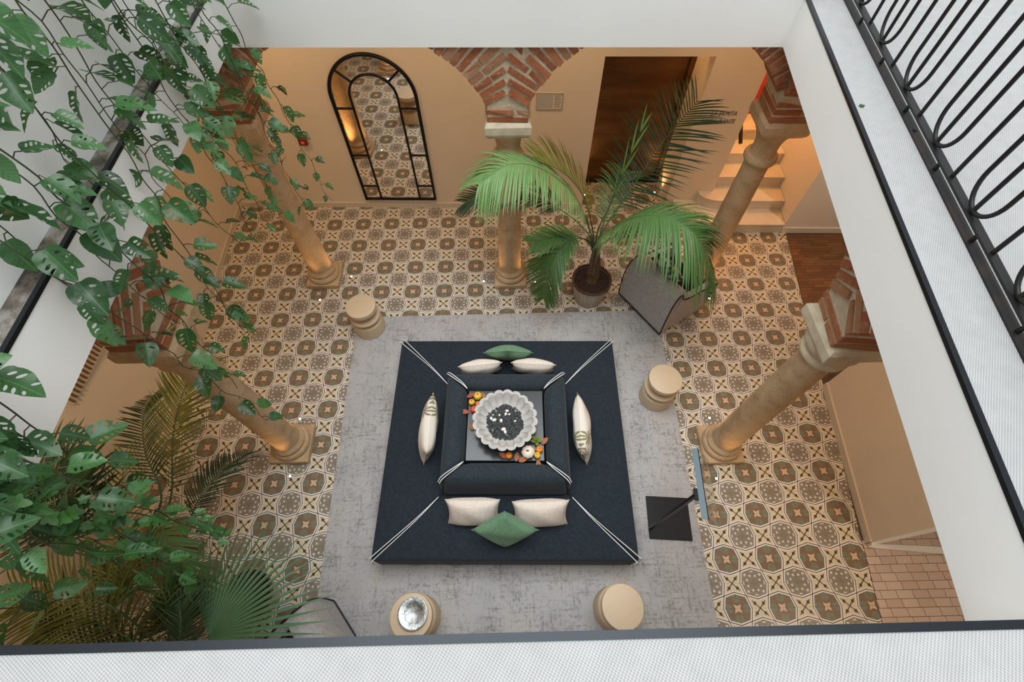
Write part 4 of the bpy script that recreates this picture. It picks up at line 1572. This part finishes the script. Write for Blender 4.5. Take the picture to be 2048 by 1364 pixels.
def build_palms():
    # potted palm by the back of the rug
    px, py = 1.425, -.15
    e = empty('potted_palm', (px, py, 0))
    tag(e, 'potted palm with arching green fronds between the columns and armchair', 'palm')
    pot = part('pot', MB().lathe([(.165, 0), (.175, .01), (.205, .20), (.222, .345), (.214, .35), (.205, .30)], 48), 'pot', e, 50)
    part('rim', MB().lathe([(.222, .335), (.236, .34), (.239, .372), (.230, .382), (.218, .378), (.214, .34), (.222, .335)], 48, 0, 0, False), 'pot_rim', pot, 40)
    part('soil', MB().lathe([(.216, .345), (.10, .36), (.0005, .365)], 32), 'soil', pot, 60)
    tr = MB().tube([(0, 0, .33), (.005, 0, .45), (-.005, .01, .60), (-.03, .01, .78)], [.085, .065, .052, .04], 14)
    part('trunk', tr, 'trunk', e, 60)
    rnd = random.Random(5)
    for k in range(7):
        a = k * .9
        part('leaf_base', MB().tube([(.05 * math.cos(a), .05 * math.sin(a), .44 + .03 * (k % 3)), (.045 * math.cos(a), .045 * math.sin(a), .62 + .03 * (k % 3)), (.03 * math.cos(a) - .02, .03 * math.sin(a), .86 + .02 * k)], [.03, .02, .010], 7), 'trunk', e, 60)
    c0 = (1.40, -.14, .72)
    F = [
        ([c0, (1.32, -.15, 1.10), (1.08, -.2, 1.68), (.76, -.3, 2.08), (.46, -.45, 2.27), (.20, -.6, 2.20)], .48, 'palm', 84, dict(droop=.55, vee=.05, start=.33, seed=11)),
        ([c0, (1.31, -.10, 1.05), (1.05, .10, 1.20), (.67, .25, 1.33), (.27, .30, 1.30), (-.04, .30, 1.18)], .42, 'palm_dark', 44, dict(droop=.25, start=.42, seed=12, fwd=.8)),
        ([c0, (1.31, -.15, 1.02), (1.06, -.30, 1.20), (.88, -.45, 1.02), (.82, -.52, .50)], .36, 'palm', 58, dict(droop=.30, start=.42, seed=13, fwd=.7)),
        ([c0, (1.29, -.15, 1.02), (1.0, -.20, 1.18), (.70, -.30, 1.18)], .30, 'palm', 40, dict(droop=.25, start=.5, seed=14, fwd=.9)),
        ([c0, (1.40, -.2, 1.12), (1.59, -.40, 1.58), (1.82, -.60, 1.80), (2.08, -.80, 1.75), (2.38, -.92, 1.28)], .58, 'palm', 88, dict(droop=.55, vee=.05, start=.26, seed=15, width=.023)),
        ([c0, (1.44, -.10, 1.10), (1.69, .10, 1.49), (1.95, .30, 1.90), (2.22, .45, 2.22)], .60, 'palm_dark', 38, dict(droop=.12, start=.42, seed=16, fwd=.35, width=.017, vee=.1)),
        ([c0, (1.38, -.13, 1.15), (1.46, -.10, 1.50), (1.54, -.06, 1.95), (1.62, -.02, 2.35)], .34, 'palm', 4, dict(droop=.02, start=.5, seed=17, fwd=4.5, width=.024)),
        ([c0, (1.34, -.08, 1.10), (1.18, -.08, 1.58), (.95, -.14, 1.92), (.70, -.22, 2.12)], .50, 'palm_yellow', 60, dict(droop=.22, start=.35, seed=18, sides=(1,), vee=.35)),
        ([c0, (1.42, -.10, 1.05), (1.52, .12, 1.30), (1.66, .40, 1.42), (1.80, .62, 1.30)], .36, 'palm', 30, dict(droop=.35, start=.35, seed=19, fwd=.8)),
        ([c0, (1.45, -.16, .98), (1.62, -.22, 1.22), (1.85, -.25, 1.32), (2.05, -.24, 1.20)], .30, 'palm', 30, dict(droop=.30, start=.35, seed=20, fwd=.9)),
    ]
    for P, L, mat, n, kw in F:
        frond(e, P, L, mat, n, **kw)

    # feathery palm in the left corner
    e = empty('areca_palm', (-2.72, -3.05, 0))
    tag(e, 'feathery olive and dark palm in the left corner behind the vines', 'palm')
    pot = part('pot', MB().lathe([(.15, 0), (.19, .28), (.205, .32), (.19, .33), (.18, .28)], 36), 'terracotta', e, 50)
    part('soil', MB().lathe([(.182, .27), (.0005, .285)], 24), 'soil', pot, 60)
    for k in range(6):
        a = k * 1.05
        part('cane', MB().tube([(.06 * math.cos(a), .06 * math.sin(a), .27), (.07 * math.cos(a), .07 * math.sin(a), .55), (.05 * math.cos(a), .05 * math.sin(a), .8)], [.02, .016, .011], 7), 'trunk', e, 60)
    c0 = (-2.70, -3.05, .55)
    F = [
        ([c0, (-2.40, -2.75, .85), (-2.30, -2.35, 1.2), (-2.24, -2.03, 1.35), (-2.25, -1.66, 1.30)], .42, 'palm_olive', 40, dict(droop=.20, start=.30, seed=21, fwd=.75, width=.016, vee=.1)),
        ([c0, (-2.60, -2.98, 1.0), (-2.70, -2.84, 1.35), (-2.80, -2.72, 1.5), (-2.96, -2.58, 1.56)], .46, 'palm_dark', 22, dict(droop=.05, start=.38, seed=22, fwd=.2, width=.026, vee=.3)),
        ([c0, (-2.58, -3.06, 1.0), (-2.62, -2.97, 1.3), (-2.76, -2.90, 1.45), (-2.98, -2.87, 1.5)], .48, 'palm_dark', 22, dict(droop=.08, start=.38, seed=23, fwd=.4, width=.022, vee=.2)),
        ([c0, (-2.38, -2.85, 1.0), (-2.10, -3.02, 1.28), (-1.93, -3.25, 1.22), (-1.98, -3.42, .90)], .26, 'palm', 44, dict(droop=.45, start=.36, seed=24, fwd=.9, width=.016)),
        ([c0, (-2.30, -3.30, .95), (-2.25, -3.40, 1.2), (-2.30, -3.15, 1.36), (-2.48, -2.50, 1.40)], .34, 'palm_olive', 40, dict(droop=.25, start=.4, seed=25, fwd=.8, width=.015)),
        ([c0, (-2.45, -2.72, .9), (-2.60, -2.40, 1.05), (-2.78, -2.05, 1.0), (-2.92, -1.78, .82)], .34, 'palm_dark', 34, dict(droop=.25, start=.35, seed=26, fwd=.8, width=.016)),
        ([c0, (-2.25, -2.95, .8), (-2.10, -2.75, .95), (-2.02, -2.50, .88), (-2.0, -2.28, .62)], .28, 'palm_dark', 34, dict(droop=.3, start=.35, seed=27, fwd=.8, width=.014)),
    ]
    for P, L, mat, n, kw in F:
        frond(e, P, L, mat, n, **kw)
    # second feathery palm under the near edge
    e = empty('areca_palm', (-2.15, -4.15, 0))
    tag(e, 'golden olive feathery palm at the bottom left edge of the opening', 'palm')
    pot = part('pot', MB().lathe([(.15, 0), (.19, .28), (.205, .32), (.19, .33), (.18, .28)], 36), 'terracotta', e, 50)
    part('soil', MB().lathe([(.182, .27), (.0005, .285)], 24), 'soil', pot, 60)
    c0 = (-2.15, -4.12, .35)
    F = [
        ([c0, (-2.10, -3.85, .85), (-2.27, -3.64, 1.2), (-2.59, -3.56, 1.3), (-2.92, -3.50, 1.24)], .40, 'palm_olive', 28, dict(droop=.20, start=.30, seed=31, fwd=.8, width=.016)),
        ([c0, (-2.08, -3.80, .85), (-2.22, -3.54, 1.25), (-2.50, -3.44, 1.35), (-2.92, -3.38, 1.35)], .42, 'palm_olive', 28, dict(droop=.25, start=.30, seed=32, fwd=.8, width=.016)),
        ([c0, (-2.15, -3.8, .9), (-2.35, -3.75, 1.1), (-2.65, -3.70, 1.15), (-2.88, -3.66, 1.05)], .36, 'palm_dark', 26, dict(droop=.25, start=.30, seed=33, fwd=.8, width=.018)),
        ([c0, (-2.05, -3.75, .85), (-2.09, -3.42, 1.05), (-2.20, -3.36, 1.2), (-2.46, -3.38, 1.22)], .30, 'palm', 24, dict(droop=.25, start=.36, seed=34, fwd=.8, width=.014)),
        ([c0, (-1.98, -3.85, .85), (-1.92, -3.68, .98), (-1.98, -3.52, 1.0), (-2.2, -3.50, .9)], .28, 'palm_dark', 36, dict(droop=.3, start=.3, seed=35, fwd=.8, width=.016)),
    ]
    for P, L, mat, n, kw in F:
        frond(e, P, L, mat, n, **kw)
    # fan palm
    px, py = -1.86, -3.42
    e = empty('fan_palm', (px, py, 0))
    tag(e, 'fan palm with broad pleated green leaves in a dark rimmed pot', 'palm')
    pot = part('pot', MB().lathe([(.15, 0), (.185, .24), (.195, .27), (.185, .28), (.175, .24)], 40), 'pot', e, 50)
    part('rim', MB().lathe([(.186, .262), (.206, .268), (.208, .295), (.198, .302), (.186, .298), (.182, .262), (.186, .262)], 40, 0, 0, False), 'pot_rim', pot, 40)
    part('soil', MB().lathe([(.184, .262), (.0005, .275)], 24), 'soil', pot, 60)
    part('trunk', MB().tube([(0, 0, .24), (0, -.02, .34), (0, -.03, .42)], [.055, .05, .035], 10), 'trunk', e, 60)

    def fan(hub, axis, nrm, R, a0, a1, n, seed, mat='palm_blue'):
        rnd = random.Random(seed)
        hub, axis, nrm = V(hub), V(axis).normalized(), V(nrm)
        nrm = (nrm - axis * nrm.dot(axis)).normalized()
        side = nrm.cross(axis)
        st = crom([V((px, py - .03, .40)), V((px, py - .03, .40)).lerp(hub, .5) + V((0, 0, .12)), hub], 16)
        fr = part('fan_leaf', MB().tube([p - e.location for p in st], .007, 6), 'rachis', e, 60)
        m = MB()
        for k in range(n):
            a = a0 + (a1 - a0) * (k + .5) / n
            L = R * (1 - .22 * (abs(a) / 1.7) ** 2) * rnd.uniform(.93, 1.05)
            d = axis * math.cos(a) + side * math.sin(a)
            wv = axis * -math.sin(a) + side * math.cos(a)
            vs = []
            K = 6
            for j in range(K + 1):
                u = j / K
                c = hub - e.location + d * (L * u) + nrm * (0.02 * math.sin(PI * u)) + V((0, 0, -1)) * (L * .16 * u * u)
                half = min(.036, (a1 - a0) / n * .5)
                ww = min(L * u * half * 1.04 + .002, .0135) * (1 if u < .6 else max(.04, (1 - u) / .4))
                vs += [c + wv * ww + nrm * ww * .3, c - nrm * ww * .2, c - wv * ww + nrm * ww * .3]
            fs = []
            for j in range(K):
                b = 3 * j
                fs += [(b, b + 1, b + 4, b + 3), (b + 1, b + 2, b + 5, b + 4)]
            m.add(vs, fs)
        lo = part('leaf_blades', m, mat, fr, 60)
        lo['kind'] = 'stuff'
    fan((-1.76, -3.70, .90), (.62, .62, -.02), (-.25, -.05, 1), .86, -1.75, 1.45, 32, 41)
    fan((-2.02, -3.62, .80), (-.4, .75, .12), (.2, -.3, 1), .40, -1.4, 1.4, 26, 42, 'palm_dark')
    fan((-1.95, -3.85, .80), (-.3, -.8, .05), (0, .2, 1), .44, -1.5, 1.5, 28, 43, 'palm_dark')


# ------------------------------------------------------------------ hanging vines
def leaf_mesh(seed, holes=True):
    rnd = random.Random(seed)
    n = 26
    out = []

    def half(t):
        return 0.40 * (math.sin(PI * t ** 0.70) ** 0.80) * (1 - .12 * t)
    for k in range(n + 1):
        t = k / n
        out.append((half(t) * rnd.uniform(.97, 1.03), t - (0.06 * math.sin(PI * min(1, t * 4)) if t < .25 else 0)))
    left = [(-x, y) for x, y in out[1:-1]][::-1]
    poly = out + left
    verts = [V(p) for p in poly]
    N = len(verts)
    edges = [(i, (i + 1) % N) for i in range(N)]
    hl = []
    if holes:
        for s in (1, -1):
            for k in range(4):
                if rnd.random() < .22:
                    continue
                t = .20 + k * .155 + rnd.uniform(-.015, .015)
                w = half(t)
                cx, cy = s * w * rnd.uniform(.50, .60), t + .05
                a, b = w * rnd.uniform(.22, .32), rnd.uniform(.026, .044)
                th = s * 0.55
                pts = []
                for i in range(10):
                    u = 2 * PI * i / 10
                    x, y = a * math.cos(u), b * math.sin(u)
                    pts.append((cx + x * math.cos(th) - y * math.sin(th), cy + x * math.sin(th) * s * s + y * math.cos(th)))
                hl.append(((cx, cy), a, b, th))
                o = len(verts)
                verts += [V(p) for p in pts]
                edges += [(o + i, o + (i + 1) % 10) for i in range(10)]
    # interior support points on the midrib
    for k in range(1, 12):
        verts.append(V((0, k / 12)))
    vs, es, fs, *_ = delaunay_2d_cdt(verts, edges, [], 1, 1e-5)
    keep = []

    def inpoly(p):
        c = False
        j = len(poly) - 1
        for i in range(len(poly)):
            (xi, yi), (xj, yj) = poly[i], poly[j]
            if (yi > p.y) != (yj > p.y) and p.x < (xj - xi) * (p.y - yi) / (yj - yi) + xi:
                c = not c
            j = i
        return c
    for f in fs:
        c = sum((vs[i] for i in f), V((0, 0))) / len(f)
        if not inpoly(c):
            continue
        bad = False
        for (h, a, b, th) in hl:
            d = c - V(h)
            x, y = d.x * math.cos(th) + d.y * math.sin(th), -d.x * math.sin(th) + d.y * math.cos(th)
            if (x / a) ** 2 + (y / b) ** 2 < .98:
                bad = True
                break
        if not bad:
            keep.append(tuple(f))
    cur = rnd.uniform(.10, .28)
    fold = rnd.uniform(.15, .4)
    tw = rnd.uniform(-.2, .2)
    v3 = [(p.x, p.y, abs(p.x) * fold - cur * p.y * p.y + .02 * math.sin(14 * p.y) * abs(p.x) * 3 + tw * p.x * p.y) for p in vs]
    me = bpy.data.meshes.new('leaf')
    me.from_pydata(v3, [], keep)
    me.update()
    me.polygons.foreach_set('use_smooth', [True] * len(me.polygons))
    me.materials.append(MAT['leaf'])
    return me


def ivy_mesh(seed):
    rnd = random.Random(seed)
    ctrl = [(0, 0), (.12, -.08), (.26, -.08), (.36, .02), (.32, .16), (.44, .26), (.46, .38), (.32, .46), (.22, .50), (.20, .66), (.10, .84), (0, .92)]
    right = ctrl
    left = [(-x, y) for x, y in ctrl[1:-1]][::-1]
    poly = right + left
    vs = [(x, y, .15 * abs(x) - .12 * y * y) for x, y in poly] + [(0, .3, -.03)]
    k = len(poly)
    me = bpy.data.meshes.new('leaf')
    me.from_pydata(vs, [], [(i, (i + 1) % k, k) for i in range(k)])
    me.update()
    me.materials.append(MAT['ivy'])
    return me


def build_vines():
    leaves = [leaf_mesh(s) for s in range(7)] + [leaf_mesh(s, False) for s in (20, 21)]
    ivies = [ivy_mesh(1)]
    rnd = random.Random(12)

    def place_leaf(root, p, size, me, yaw, pitch, roll):
        # leaf base at p; the blade points along yaw (0 = +x, into the patio) and down by pitch
        M = Matrix.Rotation(yaw - PI / 2, 4, 'Z') @ Matrix.Rotation(-pitch, 4, 'X') @ Matrix.Rotation(roll, 4, 'Y')
        o = link('leaf', me, None, root)
        o.matrix_local = Matrix.Translation(p - root.location) @ M @ Matrix.Diagonal((size, size, size, 1))

    def strand(root, x, y, zt, zb, gap, size, kind='m', wob=.06, end_y=0.0, end_x=0.0, lush=1.0):
        n = max(6, int((zt - zb) / .12))
        P = []
        ph = rnd.uniform(0, 6)
        for k in range(n + 1):
            t = k / n
            P.append((x + end_x * t + wob * .6 * math.sin(ph + 5 * t) + rnd.uniform(-.02, .02), y + end_y * t + wob * math.sin(ph * 1.7 + 4 * t) + rnd.uniform(-.02, .02), zt + (zb - zt) * t))
        C = crom(P, n * 3)
        part('stem', MB().tube([p - root.location for p in C], [.0042 * (1 - .55 * k / (n * 3)) for k in range(n * 3 + 1)], 5), 'stem', root, 60)
        L = 0.0
        nxt = rnd.uniform(0, gap)
        side = 1
        for a, b in zip(C, C[1:]):
            L += (b - a).length
            if L >= nxt:
                nxt = L + gap * .68 * rnd.uniform(.6, 1.4) / lush
                side = -side
                t = (zt - b.z) / (zt - zb)
                sz = size * .90 * rnd.uniform(.72, 1.2) * (1 - .35 * max(0, t - .6) / .4)
                yaw = rnd.gauss(0.0, .95) + side * .5
                d = V((math.cos(yaw), math.sin(yaw), .15)).normalized()
                pl = sz * rnd.uniform(.35, .65)
                q = b + d * pl
                if kind == 'm':
                    # petiole
                    part('petiole', MB().tube([b - root.location, b + d * pl * .5 + V((0, 0, .012)) - root.location, q - root.location], .0024, 4), 'stem', root)
                    me = leaves[rnd.randrange(7)] if rnd.random() < .9 else leaves[-1]
                    place_leaf(root, q, sz, me, yaw + rnd.gauss(0, .5), rnd.uniform(.15, 1.0), rnd.gauss(0, .35))
                else:
                    place_leaf(root, q, sz * .62, ivies[0], yaw + rnd.gauss(0, .5), rnd.uniform(.1, .8), rnd.gauss(0, .3))

    def plant(label, strands):
        x, y, zt = strands[0][0], strands[0][1], strands[0][2]
        root = empty('hanging_vine', (x, y, zt))
        tag(root, label, 'vine')
        for s in strands:
            a = dict(s[7]) if len(s) > 7 else {}
            strand(root, s[0], s[1], s[2], s[3], s[4], s[5], s[6], **a)
        return root
    plant('trailing vine strands hanging in front of the back left column', [
        (-1.40, -.12, 4.3, 1.50, .17, .13, 'm', dict(end_y=.10)), (-1.43, -.40, 4.5, 1.72, .15, .14, 'm', dict(end_y=.06)), (-1.47, -.30, 4.5, 2.30, .10, .16, 'm'),
        (-1.50, -.62, 4.6, 2.45, .09, .16, 'm'), (-1.44, -.80, 4.6, 2.05, .12, .15, 'm')])
    plant('vine with split leaves hanging over the white edge left of the column', [
        (-1.46, -1.00, 4.6, 2.15, .12, .15, 'm'), (-1.40, -1.20, 4.6, 2.28, .09, .14, 'm'), (-1.52, -1.12, 4.6, 2.9, .08, .17, 'm'), (-1.45, -1.40, 4.7, 2.35, .13, .15, 'm'), (-1.55, -.9, 4.6, 3.0, .10, .17, 'm')])
    plant('long vine trailing across the gutter to the brick arch at the left', [
        (-1.46, -1.62, 4.7, 1.95, .17, .16, 'm', dict(end_y=-.15)), (-1.52, -1.50, 4.7, 2.75, .11, .18, 'm'), (-1.42, -1.88, 4.7, 1.92, .16, .15, 'm'), (-1.55, -1.75, 4.7, 3.05, .11, .18, 'm')])
    plant('vine with perforated leaves reaching down to the left column shaft', [
        (-1.50, -2.12, 4.7, 2.55, .15, .18, 'm'), (-1.42, -2.36, 4.7, 1.66, .17, .15, 'm', dict(end_y=-.08, end_x=.06)), (-1.55, -2.30, 4.6, 2.95, .16, .18, 'm'), (-1.40, -2.22, 4.0, 1.95, .18, .14, 'm')])
    plant('dense vine mass filling the bottom left corner of the opening', [
        (-1.36, -3.05, 4.2, 2.45, .085, .145, 'm'), (-1.40, -3.13, 4.3, 2.75, .06, .16, 'm'), (-1.28, -3.18, 4.1, 2.15, .10, .125, 'm', dict(end_x=.12)), (-1.38, -3.26, 4.2, 2.55, .07, .14, 'm'),
        (-1.44, -3.20, 4.2, 2.85, .06, .16, 'm'), (-1.30, -3.34, 4.0, 2.3, .10, .12, 'm', dict(end_x=.08)), (-1.26, -3.46, 4.0, 2.25, .13, .115, 'm', dict(end_x=.08)), (-1.40, -3.50, 4.1, 2.75, .13, .15, 'm'), (-1.36, -3.60, 4.0, 2.6, .13, .14, 'm')])
    plant('light green ivy trailing among the bottom left vines', [
        (-1.30, -3.34, 3.4, 2.25, .045, .105, 'i', dict(end_x=.12)), (-1.26, -3.28, 3.2, 2.2, .045, .105, 'i', dict(end_x=.16)), (-1.38, -3.26, 3.3, 2.5, .05, .10, 'i')])


def build_litter():
    me = ivy_mesh(2)
    o = link('fallen_leaf', me, None, None, (2.35, -1.312, Z_TOP + 0.004), (0, 0.1, -1.2))
    o.scale = (.03, .04, .03)
    tag(o, 'tiny yellow green leaf fallen on the white ledge by the railing', 'leaf')


build_floor()
build_shell()
build_arcades()
build_back()
build_railing()
build_sofa()
build_cushions()
build_centrepiece()
build_stools()
build_armchairs()
build_stand()
build_lamps()
build_palms()
build_vines()
build_litter()
